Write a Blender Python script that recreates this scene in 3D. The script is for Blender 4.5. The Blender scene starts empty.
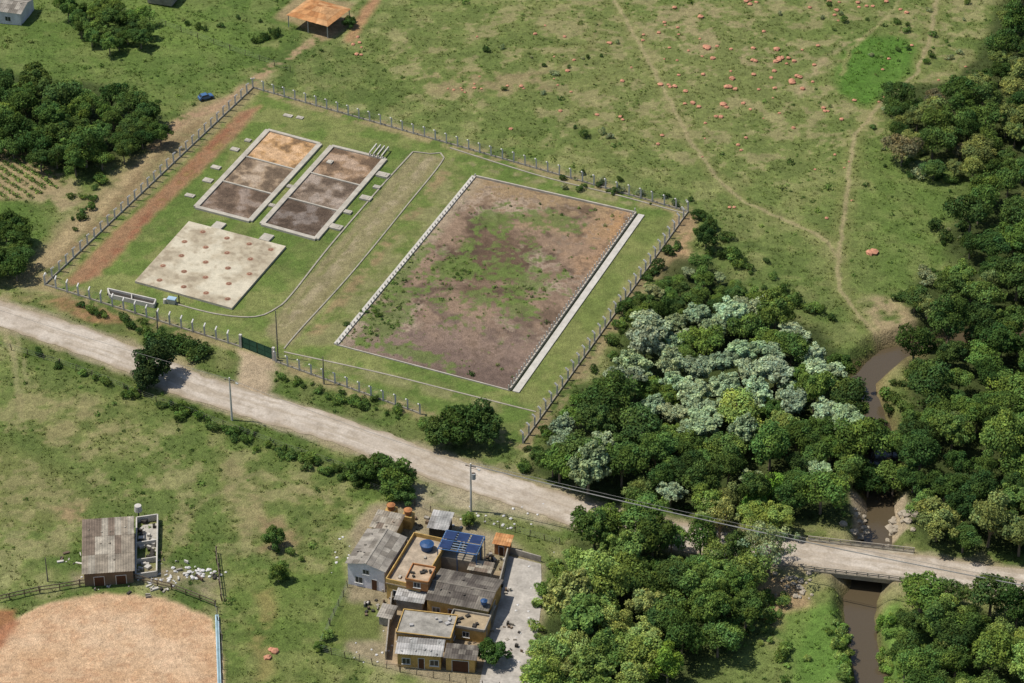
import bpy, math, random
import numpy as np
from mathutils import Vector
random.seed(7); rng=np.random.default_rng(7)
sc=bpy.context.scene
# ---------------------------------------------------------------- camera
FPX=3000.0; TH=math.radians(34.0); H0=313.0; D0=H0/math.tan(TH)
cd=bpy.data.cameras.new("camera"); cam=bpy.data.objects.new("camera",cd); sc.collection.objects.link(cam)
cam.location=(0,-D0,H0); cam.rotation_euler=(math.pi/2-TH,0,0)
cd.sensor_width=36; cd.lens=FPX/1024*36; cd.clip_start=1; cd.clip_end=20000
sc.camera=cam
def G(u,v,z=0.0):
    """survey sheet -> metres on the level z"""
    x=(u-512)/FPX; y=-(v-341.5)/FPX
    dy=math.sin(TH)*y+math.cos(TH); dz=math.cos(TH)*y-math.sin(TH)
    t=(z-H0)/dz
    return (x*t,-D0+dy*t)
def GL(p,z=0.0): return [G(a,b,z) for a,b in p]
# ---------------------------------------------------------------- light
world=bpy.data.worlds.new("World"); sc.world=world; world.use_nodes=True
nt=world.node_tree; bg=nt.nodes["Background"]; sky=nt.nodes.new("ShaderNodeTexSky"); sky.sky_type='NISHITA'
sky.sun_disc=False; EL=math.radians(62); SV=Vector((-0.85,0.12,0)).normalized()
sky.sun_elevation=EL; sky.sun_rotation=math.atan2(SV.x,SV.y); nt.links.new(sky.outputs[0],bg.inputs[0]); bg.inputs[1].default_value=0.11
sd=bpy.data.lights.new("sun",'SUN'); sd.energy=4.7; sd.angle=math.radians(0.53); sd.color=(1,0.955,0.88)
so=bpy.data.objects.new("sun",sd); sc.collection.objects.link(so)
dirv=Vector((SV.x*math.cos(EL),SV.y*math.cos(EL),math.sin(EL)))
so.rotation_euler=dirv.to_track_quat('Z','Y').to_euler(); so.location=dirv*300
sc.view_settings.view_transform='Standard'; sc.view_settings.look='None'; sc.view_settings.exposure=0
# ---------------------------------------------------------------- helpers
def lin(c): 
    c=c/255.0
    return c/12.92 if c<=0.04045 else ((c+0.055)/1.055)**2.4
def C(r,g,b,k=0.8): return np.array([lin(r)*k,lin(g)*k,lin(b)*k])
_T=rng.random((256,256))
def vn(x,y,s=0):
    x=np.asarray(x,float)+s*17.3; y=np.asarray(y,float)+s*9.7
    xi=np.floor(x).astype(int); yi=np.floor(y).astype(int); fx=x-xi; fy=y-yi
    fx=fx*fx*(3-2*fx); fy=fy*fy*(3-2*fy)
    a=_T[xi&255,yi&255]; b=_T[(xi+1)&255,yi&255]; c=_T[xi&255,(yi+1)&255]; d=_T[(xi+1)&255,(yi+1)&255]
    return (a*(1-fx)+b*fx)*(1-fy)+(c*(1-fx)+d*fx)*fy
def fbm(x,y,sc_,o=4,s=0):
    r=0;a=1;t=0;f=1.0/sc_
    for i in range(o):
        r=r+a*vn(x*f,y*f,s+i*3+1); t+=a; a*=.5; f*=2.03
    return r/t
def sst(a,b,x):
    t=np.clip((x-a)/(b-a),0,1); return t*t*(3-2*t)
def seg(X,Y,a,b):
    ax,ay=a;bx,by=b; dx=bx-ax;dy=by-ay; L=dx*dx+dy*dy+1e-9
    t=np.clip(((X-ax)*dx+(Y-ay)*dy)/L,0,1)
    return np.hypot(X-ax-t*dx,Y-ay-t*dy)
def pl(pts,X,Y,far=14):
    P=np.array(pts); out=np.full(X.shape,99.0)
    m=(X>P[:,0].min()-far)&(X<P[:,0].max()+far)&(Y>P[:,1].min()-far)&(Y<P[:,1].max()+far)
    if not m.any(): return out
    x=X[m];y=Y[m]; d=np.full(x.shape,99.0)
    for i in range(len(P)-1): d=np.minimum(d,seg(x,y,P[i],P[i+1]))
    out[m]=d; return out
def sdf(pts,X,Y,far=14):
    P=np.array(pts); out=np.full(X.shape,-99.0)
    m=(X>P[:,0].min()-far)&(X<P[:,0].max()+far)&(Y>P[:,1].min()-far)&(Y<P[:,1].max()+far)
    if not m.any(): return out
    x=X[m];y=Y[m]; d=np.full(x.shape,99.0); ins=np.zeros(x.shape,bool); n=len(P)
    for i in range(n):
        a=P[i];b=P[(i+1)%n]; d=np.minimum(d,seg(x,y,a,b))
        c=((a[1]>y)!=(b[1]>y)); 
        xx=(b[0]-a[0])*(y-a[1])/((b[1]-a[1]) if abs(b[1]-a[1])>1e-9 else 1e-9)+a[0]
        ins^=(c&(x<xx))
    out[m]=np.where(ins,d,-d); return out
def newmat(name):
    m=bpy.data.materials.new(name); m.use_nodes=True; return m,m.node_tree,m.node_tree.nodes["Principled BSDF"]
def noise_fac(nt,scale,lo,hi,detail=6,coord='Object',rough=.6):
    tc=nt.nodes.new("ShaderNodeTexCoord"); n=nt.nodes.new("ShaderNodeTexNoise"); n.inputs["Scale"].default_value=scale
    n.inputs["Detail"].default_value=detail; n.inputs["Roughness"].default_value=rough
    nt.links.new(tc.outputs[coord],n.inputs["Vector"])
    mr=nt.nodes.new("ShaderNodeMapRange"); mr.inputs[1].default_value=.3; mr.inputs[2].default_value=.7
    mr.inputs[3].default_value=lo; mr.inputs[4].default_value=hi; nt.links.new(n.outputs[0],mr.inputs[0]); return mr.outputs[0]
def vmul(nt,col,fac):
    m=nt.nodes.new("ShaderNodeVectorMath"); m.operation='SCALE'; nt.links.new(col,m.inputs[0]); nt.links.new(fac,m.inputs["Scale"]); return m.outputs[0]
def bump(nt,bs,h,st,dist):
    b=nt.nodes.new("ShaderNodeBump"); b.inputs["Strength"].default_value=st; b.inputs["Distance"].default_value=dist
    nt.links.new(h,b.inputs["Height"]); nt.links.new(b.outputs[0],bs.inputs["Normal"])
def attr_mat(name,scales,rough=.95,bst=.6,bd=.15,bsc=3.0):
    m,nt,bs=newmat(name); a=nt.nodes.new("ShaderNodeAttribute"); a.attribute_name="Col"; c=a.outputs["Color"]
    for s,lo,hi in scales: c=vmul(nt,c,noise_fac(nt,s,lo,hi))
    nt.links.new(c,bs.inputs["Base Color"]); bs.inputs["Roughness"].default_value=rough
    bs.inputs["Specular IOR Level"].default_value=.15
    if bst>0: bump(nt,bs,noise_fac(nt,bsc,0,1,8),bst,bd)
    return m
def mat(name,rgb,rough=.85,lo=.75,hi=1.15,scale=.6,k=.8,metal=0,spec=.2,bst=.15):
    m,nt,bs=newmat(name); c=nt.nodes.new("ShaderNodeRGB"); cc=C(*rgb,k); c.outputs[0].default_value=(*cc,1); o=c.outputs[0]
    o=vmul(nt,o,noise_fac(nt,scale,lo,hi)); o=vmul(nt,o,noise_fac(nt,scale*6,(1+lo)/2,(1+hi)/2))
    nt.links.new(o,bs.inputs["Base Color"]); bs.inputs["Roughness"].default_value=rough; bs.inputs["Metallic"].default_value=metal
    bs.inputs["Specular IOR Level"].default_value=spec
    if bst: bump(nt,bs,noise_fac(nt,4,0,1),bst,.03)
    return m
def mknp(name,V,F,cols=None,mats=(),midx=None,smooth=False):
    me=bpy.data.meshes.new(name); V=np.asarray(V,np.float32); F=np.asarray(F,np.int32); k=F.shape[1]
    me.vertices.add(len(V)); me.vertices.foreach_set("co",V.ravel())
    me.loops.add(F.size); me.loops.foreach_set("vertex_index",F.ravel())
    me.polygons.add(len(F)); me.polygons.foreach_set("loop_start",np.arange(0,F.size,k,dtype=np.int32))
    if midx is not None: me.polygons.foreach_set("material_index",np.asarray(midx,np.int32))
    me.polygons.foreach_set("use_smooth",np.full(len(F),smooth))
    me.update(calc_edges=True)
    if cols is not None:
        at=me.color_attributes.new("Col",'FLOAT_COLOR','POINT'); cc=np.ones((len(V),4),np.float32); cc[:,:3]=cols
        at.data.foreach_set("color",cc.ravel())
    for m in mats: me.materials.append(m)
    return me
def link(name,me,parent=None):
    o=bpy.data.objects.new(name,me); sc.collection.objects.link(o)
    if parent: o.parent=parent
    return o
def empty(name):
    o=bpy.data.objects.new(name,None); sc.collection.objects.link(o); return o
class B:
    def __init__(s): s.v=[];s.f=[];s.m=[]
    def add(s,vs,fs,m=0):
        n=len(s.v); s.v+= [tuple(p) for p in vs]; s.f+=[tuple(i+n for i in f) for f in fs]; s.m+=[m]*len(fs)
    def prism(s,poly,z0,z1,m=0,mt=None):
        n=len(poly); a=sum(poly[i][0]*poly[(i+1)%n][1]-poly[(i+1)%n][0]*poly[i][1] for i in range(n))
        if a<0: poly=poly[::-1]
        vs=[(x,y,z0) for x,y in poly]+[(x,y,z1) for x,y in poly]
        s.add(vs,[(i,(i+1)%n,n+(i+1)%n,n+i) for i in range(n)]+[tuple(range(n))[::-1]],m)
        s.add([(x,y,z1) for x,y in poly],[tuple(range(n))],m if mt is None else mt)
    def box(s,c,sz,ang=0,m=0):
        x,y,z=c; a,b,h=sz[0]/2,sz[1]/2,sz[2]/2; ca,sa=math.cos(ang),math.sin(ang)
        p=[(x+i*ca-j*sa,y+i*sa+j*ca) for i,j in ((-a,-b),(a,-b),(a,b),(-a,b))]; s.prism(p,z-h,z+h,m)
    def beam(s,p,q,w,h=None,m=0):
        h=h or w; p=Vector(p);q=Vector(q); d=(q-p).normalized(); up=Vector((0,0,1)) if abs(d.z)<.95 else Vector((1,0,0))
        r=d.cross(up).normalized()*w/2; u=r.cross(d).normalized()*h/2
        vs=[p-r-u,p+r-u,p+r+u,p-r+u,q-r-u,q+r-u,q+r+u,q-r+u]
        s.add(vs,[(0,1,2,3)[::-1],(4,5,6,7),(0,1,5,4),(1,2,6,5),(2,3,7,6),(3,0,4,7)],m)
    def cyl(s,p,q,r,r2=None,n=10,m=0):
        r2=r if r2 is None else r2; p=Vector(p);q=Vector(q); d=(q-p).normalized(); up=Vector((0,0,1)) if abs(d.z)<.95 else Vector((1,0,0))
        a=d.cross(up).normalized(); b=a.cross(d)
        vs=[]
        for P,R in((p,r),(q,r2)):
            for i in range(n):
                t=2*math.pi*i/n; vs.append(P+a*R*math.cos(t)+b*R*math.sin(t))
        s.add(vs,[(i,(i+1)%n,n+(i+1)%n,n+i) for i in range(n)]+[tuple(range(n))[::-1],tuple(range(n,2*n))],m)
    def obj(s,name,mats,parent=None):
        me=bpy.data.meshes.new(name); me.from_pydata(s.v,[],s.f)
        for m in mats: me.materials.append(m)
        me.polygons.foreach_set("material_index",s.m); me.update()
        import bmesh
        bm=bmesh.new(); bm.from_mesh(me); bmesh.ops.recalc_face_normals(bm,faces=bm.faces); bm.to_mesh(me); bm.free()
        return link(name,me,parent)
# ---------------------------------------------------------------- layout (survey)
ROADC=[(-160,262),(-60,294),(0,314),(60,333),(130,359),(190,385),(260,407),(330,428),(400,453),(470,478),(540,500),(600,519),(690,539),(780,552),(860,561),(940,572),(1024,584),(1120,598),(1250,618)]
road=GL(ROADC)
COMP=GL([(253,88),(688,212),(523,443),(420,414),(276,362),(240,347),(45,285)])
BED=GL([(474,177),(636,214),(510,391),(336,345)])
TA=GL([(268,131),(320,145),(250,222),(196,208)])
TB=GL([(332,147),(385,160),(316,240),(262,225)])
SLAB=GL([(189,223),(286,248),(232,310),(135,283)])
RIV=GL([(1100,330),(1000,335),(930,345),(890,357),(862,382),(868,408),(884,440),(880,480),(880,520),(872,560),(860,600),(862,640),(872,683),(880,740),(900,850)],-2.8)
ROCKBAR=GL([(848,500),(905,500),(912,540),(852,545)],-2)
ARENA=GL([(-40,650),(0,628),(50,602),(105,592),(165,598),(212,618),(222,660),(222,720),(200,800),(-60,800)])
HYARD=GL([(345,560),(372,505),(430,500),(520,540),(545,565),(540,683),(500,700),(385,668),(335,640)])
def hz(X,Y):
    X=np.asarray(X,float);Y=np.asarray(Y,float)
    flat=np.minimum.reduce([sst(5,9,pl(road,X,Y)),sst(1,5,-sdf(COMP,X,Y)),sst(0,4,-sdf(ARENA,X,Y)),sst(0,4,-sdf(HYARD,X,Y))])
    z=flat*(1.5*(fbm(X,Y,38,2,5)-.5)+.35*(fbm(X,Y,6,3,9)-.5)+.16*(fbm(X,Y,1.6,2,12)-.5))
    z=z+(1-flat)*.03*(fbm(X,Y,1.3,2,14)-.5)-(1-flat)*.02
    d=pl(RIV,X,Y,20)+1.4*(fbm(X,Y,4,2,31)-.5)
    z=z*sst(3,9,d)-3.7*(1-sst(1.2,5.2,d))
    return z
def hz1(x,y): return float(hz(np.array([x]),np.array([y]))[0])
def mixc(col,m,c):
    m=m[:,None]; return col*(1-m)+np.asarray(c)*m
FOR_R=GL([(1060,-30),(1000,0),(985,30),(955,75),(890,90),(882,125),(905,150),(960,170),(985,200),(955,215),(945,245),(960,270),(915,280),(905,320),(890,350),(905,380),(895,420),(900,520),(925,545),(1100,570),(1120,300)],0)
FOR_C=GL([(520,475),(545,430),(600,365),(640,300),(672,255),(700,262),(760,300),(830,330),(850,370),(862,430),(868,520),(820,530),(760,528),(700,520),(600,500)],0)
FOR_S=GL([(540,700),(545,620),(575,540),(640,540),(720,560),(770,590),(750,650),(700,700)],0)
FOR_T=GL([(-60,60),(40,75),(100,85),(160,105),(170,140),(120,165),(60,170),(0,150),(-60,140)],0)
FORE=GL([(905,625),(960,605),(1060,620),(1060,760),(900,760)],0)
CROP=GL([(-40,140),(12,146),(48,166),(62,186),(30,200),(-40,205)])
def paint(X,Y):
    n0=fbm(X,Y,45,3,1); n1=fbm(X,Y,14,4,2); n2=fbm(X,Y,4,4,3); n3=fbm(X,Y,1.2,3,4); n4=fbm(X,Y,7,4,8)
    wx=X+5*(fbm(X,Y,7,3,21)-.5); wy=Y+5*(fbm(X,Y,7,3,22)-.5)
    fx=X+1.2*(fbm(X,Y,2,3,23)-.5); fy=Y+1.2*(fbm(X,Y,2,3,24)-.5)
    col=np.tile(C(116,128,72),(len(X),1))
    col=mixc(col,sst(.4,.62,n1),C(98,118,56)); col=mixc(col,.85*sst(.46,.66,n2),C(142,142,94)); col=mixc(col,.6*sst(.55,.72,n0),C(136,136,86))
    col=mixc(col,.65*sst(.5,.3,n2),C(78,98,46)); col=mixc(col,.5*sst(.5,.36,n4),C(84,106,50))
    def R(p,c,soft=2.5,a=1.0,w=2,bias=0.0,nz=0.0):
        nonlocal col
        xx,yy=((X,Y),(fx,fy),(wx,wy))[w]
        s=sdf(GL(p),xx,yy)
        m=a*sst(-soft,soft,s+bias)
        if nz: m=m*sst(.5-nz,.5+.12,n2*.6+n3*.4+.04)
        col=mixc(col,m,c)
    def L(p,c,wd,soft=.5,a=1.0,w=1,nz=0):
        nonlocal col
        xx,yy=((X,Y),(fx,fy),(wx,wy))[w]
        d=pl(GL(p),xx,yy); m=a*(1-sst(wd-soft,wd+soft,d))
        if nz: m=m*sst(.5-nz,.5+.1,n2*.5+n3*.5+.03)
        col=mixc(col,m,c)
    # north-west field
    R([(-80,-60),(290,-60),(290,20),(240,85),(150,120),(-80,130)],C(94,118,54),4,.65)
    R([(-60,130),(40,135),(70,165),(90,190),(50,225),(-60,230)],C(92,116,50),3,.6)
    R([(0,140),(30,148),(70,180),(85,200),(60,215),(20,200),(-30,170)],C(160,142,108),2,.9,nz=.2)
    s=sdf(CROP,X,Y); col=mixc(col,.9*sst(-1,1,s),C(158,140,104))
    R([(-60,200),(40,205),(60,240),(20,275),(-60,270)],C(86,112,48),3,.7)
    R([(90,-10),(200,5),(240,40),(200,60),(120,40)],C(110,132,62),4,.5)
    # dry strip beyond the fence
    R([(205,100),(250,92),(40,290),(10,280),(55,230),(130,165)],C(150,134,98),2,.95,nz=.4)
    L([(232,100),(180,130),(130,180),(80,225),(45,262)],C(168,148,112),1.6,1.2,.7)
    L([(200,122),(150,165),(100,220),(50,268)],C(120,98,70),1.0,.8,.5,nz=.2)
    L([(238,102),(190,145),(110,215),(52,278)],C(132,104,76),.9,.8,.6,nz=.1)
    L([(345,22),(320,38),(290,55),(255,80),(225,105),(185,118),(150,150)],C(166,136,108),1.5,1.1,.8,nz=.1)
    L([(350,40),(362,20),(378,-5)],C(176,128,98),1.3,1,.8)
    R([(282,15),(300,-8),(352,2),(350,30),(325,38)],C(160,138,104),1.2,.8)
    # north-east pasture
    R([(430,-40),(1000,-40),(960,80),(880,130),(900,300),(870,330),(700,200),(500,150),(400,110),(340,60)],C(122,132,76),8,.45)
    R([(560,20),(760,20),(820,110),(700,130),(590,90)],C(130,134,84),8,.45)
    R([(640,-30),(820,-30),(860,20),(700,20)],C(136,136,88),6,.5,nz=.2)
    R([(600,210),(700,225),(850,320),(830,330),(700,260)],C(88,110,52),4,.5)
    R([(430,70),(540,75),(560,90),(500,100),(430,95)],C(142,126,90),2.5,.65,nz=.02)
    L([(450,92),(500,82),(556,72),(590,50),(600,20)],C(120,106,72),.6,.6,.35)
    R([(620,10),(700,0),(800,60),(720,80)],C(150,138,102),3,.5,nz=-.05)
    R([(380,30),(600,-20),(1000,-20),(940,120),(780,180),(600,160),(400,100)],C(146,132,96),6,.5,nz=-.09)
    R([(846,42),(870,36),(900,36),(924,46),(918,75),(895,100),(870,108),(848,98),(838,75)],C(82,122,42),2.0,.9)
    R([(880,150),(960,175),(950,260),(900,300),(870,250)],C(96,120,54),4,.6)
    for c0 in [[(610,-10),(640,45),(665,92),(690,140),(720,180),(745,202),(790,222),(822,238),(838,258),(840,290),(858,313),(878,335),(895,350)],
               [(937,-5),(930,40),(915,75),(880,105),(855,135),(848,180),(842,230),(838,258)]]:
        L(c0,C(170,152,118),.42,.35,.85); L(c0,C(138,134,86),1.8,1.4,.4)
    L([(900,0),(880,25),(850,50),(842,75)],C(152,144,100),.5,.4,.6); L([(860,40),(828,55),(808,75),(798,95)],C(164,146,112),.9,.8,.6,nz=.15)
    R([(858,300),(880,295),(915,305),(920,335),(905,352),(880,350),(865,325)],C(160,140,108),1.8,.85,nz=.2)
    # compound
    s=sdf(COMP,X,Y); col=mixc(col,.85*sst(-.5,.5,s),C(108,128,62)); col=mixc(col,.65*sst(-.2,.5,s)*sst(.40,.6,n2),C(138,138,88))
    col=mixc(col,.5*sst(-.2,.5,s)*sst(.45,.65,n1),C(88,112,50))
    col=mixc(col,.8*(1-sst(1.0,2.8,np.abs(s)))*sst(.36,.52,n3*.5+n2*.5),C(150,134,98))
    R([(240,112),(262,105),(240,132),(215,158),(150,220),(100,275),(72,287),(66,280),(100,245),(160,190)],C(156,118,90),.9,.9,1)
    R([(222,128),(250,112),(225,140),(110,262),(82,280),(120,240)],C(138,88,64),1.2,.7,1,nz=.08)
    R([(236,128),(222,150),(160,212),(150,205),(200,158)],C(126,118,68),.8,.6,1,nz=-.02)
    R([(414,151),(444,158),(292,345),(275,345),(262,335),(285,305)],C(146,134,100),.8,.85,1)
    L([(430,158),(350,250),(285,325)],C(160,146,118),1.0,.8,.6,nz=.05)
    L([(424,156),(344,248),(280,322)],C(116,118,70),.5,.4,.65,nz=.05)
    L([(438,160),(362,252),(292,338)],C(124,118,76),.5,.4,.55,nz=.05)
    R([(446,160),(472,176),(334,345),(300,345)],C(134,130,88),1,.8,1,nz=.25)
    R([(440,170),(452,172),(320,335),(306,335)],C(150,124,92),.8,.6,1,nz=.05)
    R([(640,215),(684,216),(540,410),(512,393)],C(124,130,76),1.5,.5,1)
    R([(300,352),(510,405),(500,414),(300,362)],C(136,132,90),1,.75,1,nz=.2)
    L([(455,160),(560,186),(640,206)],C(144,132,98),.9,.8,.7,nz=.08)
    R([(160,300),(250,318),(300,360),(270,362),(150,312)],C(118,130,72),1,.5,1)
    R([(676,215),(698,212),(690,262),(660,285),(655,275),(672,250)],C(180,144,112),1.5,.85,1,nz=.3)
    L([(692,215),(640,292),(560,400),(528,446)],C(142,126,92),1.6,1,.7,nz=.12)
    # road shoulders, access
    d=pl(road,fx,fy,18); col=mixc(col,.8*(1-sst(4.0,5.6,d)),C(165,150,124)); 
    col=mixc(col,.55*(1-sst(5,9,d))*sst(.45,.6,n2),C(146,134,100))
    R([(238,349),(277,360),(275,385),(262,400),(232,395),(240,370)],C(176,156,128),1.0,.95,1)
    L([(5,335),(12,350),(18,385),(22,420)],C(160,146,110),.6,.5,.7); L([(14,335),(22,352),(27,385)],C(160,146,110),.4,.4,.6)
    R([(60,300),(120,325),(200,350),(240,360),(235,375),(150,345),(60,318)],C(98,106,60),1.2,.6,1)
    R([(270,372),(420,420),(440,440),(400,440),(280,395)],C(90,108,52),1.5,.7,1)
    R([(20,335),(130,378),(250,425),(370,465),(360,480),(240,440),(130,400),(20,355)],C(82,102,44),1.2,.75,1)
    R([(65,298),(110,312),(140,328),(90,322),(45,302)],C(158,108,80),.8,.85,1,nz=.25)
    R([(0,296),(60,292),(200,335),(190,345),(60,312)],C(140,122,86),1,.6,1,nz=.15)
    R([(400,480),(470,492),(540,515),(560,530),(500,520),(410,500)],C(172,158,132),1.5,.75,1,nz=.4)
    # south-west pasture
    R([(-40,340),(180,410),(350,470),(330,560),(210,540),(-40,520)],C(112,124,68),4,.4)
    R([(40,380),(130,410),(120,450),(40,440),(20,400)],C(140,132,90),4,.55,nz=.14)
    R([(-20,440),(60,470),(90,500),(40,530),(-20,520)],C(128,126,80),3,.5)
    R([(215,455),(265,475),(262,530),(232,540),(222,500)],C(142,132,92),2,.7,nz=.25)
    R([(270,465),(350,490),(340,530),(290,510)],C(136,132,86),2,.5,nz=.1)
    R([(-40,350),(340,480),(330,580),(230,680),(225,560),(-40,560)],C(142,130,92),6,.42,nz=-.08)
    R([(250,560),(300,560),(320,600),(280,640),(240,600)],C(102,128,56),3,.45)
    R([(55,505),(85,500),(80,520),(60,522)],C(156,128,98),1.5,.6,nz=.1)
    R([(255,515),(300,520),(300,545),(262,548)],C(138,116,86),1.5,.7,nz=.2)
    R([(255,590),(272,585),(270,683),(255,683)],C(162,126,90),1,.7,nz=.12)
    R([(225,560),(345,575),(330,690),(228,700)],C(106,122,60),2,.5)
    R([(75,575),(160,570),(215,580),(215,596),(130,584),(70,590)],C(148,132,108),1.3,.8,nz=.3)
    L([(165,560),(200,500),(260,470),(330,500)],C(142,132,94),.5,.5,.45)
    # arena
    s=sdf(ARENA,fx,fy); col=mixc(col,sst(-.6,.6,s),C(206,172,136)); col=mixc(col,sst(0,1,s)*.6*sst(.45,.65,n2),C(194,156,118)); col=mixc(col,sst(0,1,s)*.5*sst(.53,.64,n3),C(164,124,92)); col=mixc(col,sst(1,8,s)*.5*sst(.5,.7,n4),C(216,188,156))
    R([(-30,610),(15,610),(18,625),(0,650),(-30,650)],C(160,104,72),.8,.8,1)
    # yard
    R([(350,530),(372,505),(430,500),(520,540),(545,565),(540,683),(500,700),(385,668),(345,650)],C(156,140,114),1.2,.85,1)
    R([(345,600),(385,608),(380,640),(330,640)],C(98,114,52),1.2,.85,1); R([(430,505),(520,518),(560,535),(540,560),(510,540)],C(112,122,68),1.5,.8,1)
    # forest floors
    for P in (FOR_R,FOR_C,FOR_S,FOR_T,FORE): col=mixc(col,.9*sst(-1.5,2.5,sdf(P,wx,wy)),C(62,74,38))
    R([(765,575),(800,580),(815,605),(800,640),(770,620),(755,600)],C(172,144,110),1.3,.85,1)
    R([(780,610),(845,600),(850,683),(790,683),(780,640)],C(98,132,56),1.5,.85,1)
    R([(870,610),(900,600),(925,640),(900,683),(880,683)],C(98,132,56),1.5,.85,1)
    R([(700,650),(790,640),(800,700),(690,700)],C(116,130,72),2,.8,1)
    # banks
    d=pl(RIV,fx,fy,18); bm=1-sst(2.4,4.0,d); col=mixc(col,.8*bm,C(108,96,64)); 
    L([(905,352),(880,360),(860,385)],C(140,120,86),4.0,1.5,.5)
    d2=sdf(ROCKBAR,fx,fy); col=mixc(col,.85*sst(-.5,1,d2),C(176,158,132))
    g=sst(.98,1.12,col[:,1]/col[:,0]); lum=(col@np.array([.3,.6,.1]))[:,None]; col=col*(1-.07*g[:,None])+lum*.07*g[:,None]; col[:,2]*=1-.17*g; col=col*(1-.06*g)[:,None]
    # speckle
    col=col*(0.80+.40*n3)[:,None]
    return col
# ---------------------------------------------------------------- ground sheet
st=.42
def axis(a,b,ext):
    core=list(np.arange(a,b,st)); l=[];r=[];d=st;p=a
    while p>-ext: d*=1.35; p-=d; l.append(p)
    d=st;p=core[-1]
    while p<ext: d*=1.35; p+=d; r.append(p)
    return np.array(l[::-1]+core+r)
ax=axis(-128,128,5000); ay=axis(-108,152,5000)
XX,YY=np.meshgrid(ax,ay); X=XX.ravel();Y=YY.ravel()
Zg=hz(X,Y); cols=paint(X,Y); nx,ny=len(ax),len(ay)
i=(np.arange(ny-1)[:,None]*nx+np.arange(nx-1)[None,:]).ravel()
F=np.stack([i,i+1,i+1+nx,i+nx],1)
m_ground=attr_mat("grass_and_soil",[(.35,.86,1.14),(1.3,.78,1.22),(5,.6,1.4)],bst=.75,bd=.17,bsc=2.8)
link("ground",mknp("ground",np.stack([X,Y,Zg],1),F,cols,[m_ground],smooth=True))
# ---------------------------------------------------------------- painted sheet
def sheet(name,quad,z,n,m,fn,mt,zn=.0):
    q=np.array(quad); u,v=np.meshgrid(np.linspace(0,1,n),np.linspace(0,1,m)); u=u.ravel();v=v.ravel()
    P=(q[0][None]*((1-u)*(1-v))[:,None]+q[1][None]*(u*(1-v))[:,None]+q[2][None]*(u*v)[:,None]+q[3][None]*((1-u)*v)[:,None])
    zz=z+zn*(fbm(P[:,0],P[:,1],2.5,3,40)-.5)
    i=(np.arange(m-1)[:,None]*n+np.arange(n-1)[None,:]).ravel(); Fq=np.stack([i,i+n,i+n+1,i+1],1)
    return link(name,mknp(name,np.column_stack([P,zz]),Fq,fn(P[:,0],P[:,1],u,v),[mt],smooth=True))
m_soil=attr_mat("sludge_soil",[(.7,.82,1.18),(5,.62,1.34)],bst=.8,bd=.15,bsc=4)
m_conc=mat("pale_concrete",(194,186,170),lo=.72,hi=1.1)
m_white=mat("whitewashed_concrete",(212,206,194),lo=.75,hi=1.05)
m_post=mat("concrete_post",(224,220,212),lo=.85,hi=1.1)
m_kerb=mat("kerb_concrete",(176,168,150),lo=.7,hi=1.1)
m_steel=mat("galvanised_wire",(150,150,145),.5,metal=.4)
m_dark=mat("weathered_dark",(70,66,60))
m_wood=mat("weathered_wood",(120,102,84))
# road
def resample(P,step):
    P=[Vector(p) for p in P]; out=[]
    for i in range(len(P)-1):
        a=P[max(i-1,0)];b=P[i];c=P[i+1];d=P[min(i+2,len(P)-1)]; n=max(2,int((c-b).length/step))
        for k in range(n):
            t=k/n; out.append(.5*((2*b)+(c-a)*t+(2*a-5*b+4*c-d)*t*t+(3*b-3*c+d-a)*t**3))
    out.append(P[-1]); return np.array([[p.x,p.y] for p in out])
def strip(name,pts,width,z,na,colf,mt,step=.6,rag=.35,crown=0):
    P=resample(pts,step); T=np.gradient(P,axis=0); T/=np.linalg.norm(T,axis=1)[:,None]; N=np.stack([-T[:,1],T[:,0]],1)
    s=np.linspace(-1,1,na); L=np.cumsum(np.r_[0,np.linalg.norm(np.diff(P,axis=0),axis=1)])
    wl=width/2+rag*(fbm(L,L*0+3,2.5,4,50)-.5)*2; wr=width/2+rag*(fbm(L,L*0+9,2.5,4,51)-.5)*2
    off=np.where(s[None,:]>0,s[None,:]*wl[:,None],s[None,:]*wr[:,None])
    px=P[:,0:1]+N[:,0:1]*off; py=P[:,1:2]+N[:,1:2]*off
    zz=z+crown*(1-s[None,:]**2)+0*px
    SS=np.repeat(s[None,:],len(P),0)
    c=colf(px.ravel(),py.ravel(),SS.ravel(),np.repeat(L[:,None],na,1).ravel())
    n=len(P); i=(np.arange(n-1)[:,None]*na+np.arange(na-1)[None,:]).ravel(); Fq=np.stack([i,i+na,i+na+1,i+1],1)[:,::-1]
    me=mknp(name,np.column_stack([px.ravel(),py.ravel(),zz.ravel()]),Fq,c,[mt],smooth=True)
    return link(name,me)
def roadcol(x,y,s,l):
    n=fbm(x,y,5,4,60); n5=fbm(x,y,1.3,3,64); st_=fbm(l/9,s*5,1,3,61); c=np.tile(C(196,184,168),(len(x),1))
    c=mixc(c,.7*sst(.4,.65,n),C(178,165,148)); tr=np.exp(-((np.abs(s-.05)-.40)/.12)**2)
    c=mixc(c,.6*tr*sst(.3,.6,st_),C(214,203,188)); c=mixc(c,.55*sst(.48,.66,st_),C(164,149,128)); c=mixc(c,.4*sst(.58,.7,n5),C(150,136,116))
    c=mixc(c,.7*sst(.72,1.0,np.abs(s)+.35*(n-.5)),C(156,140,114)); return c
m_road=attr_mat("dirt_road",[(.5,.9,1.1),(3,.82,1.14)],bst=.4,bd=.05,bsc=4)
strip("road",road,7.4,.035,27,roadcol,m_road,crown=.05,rag=.6)
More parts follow.
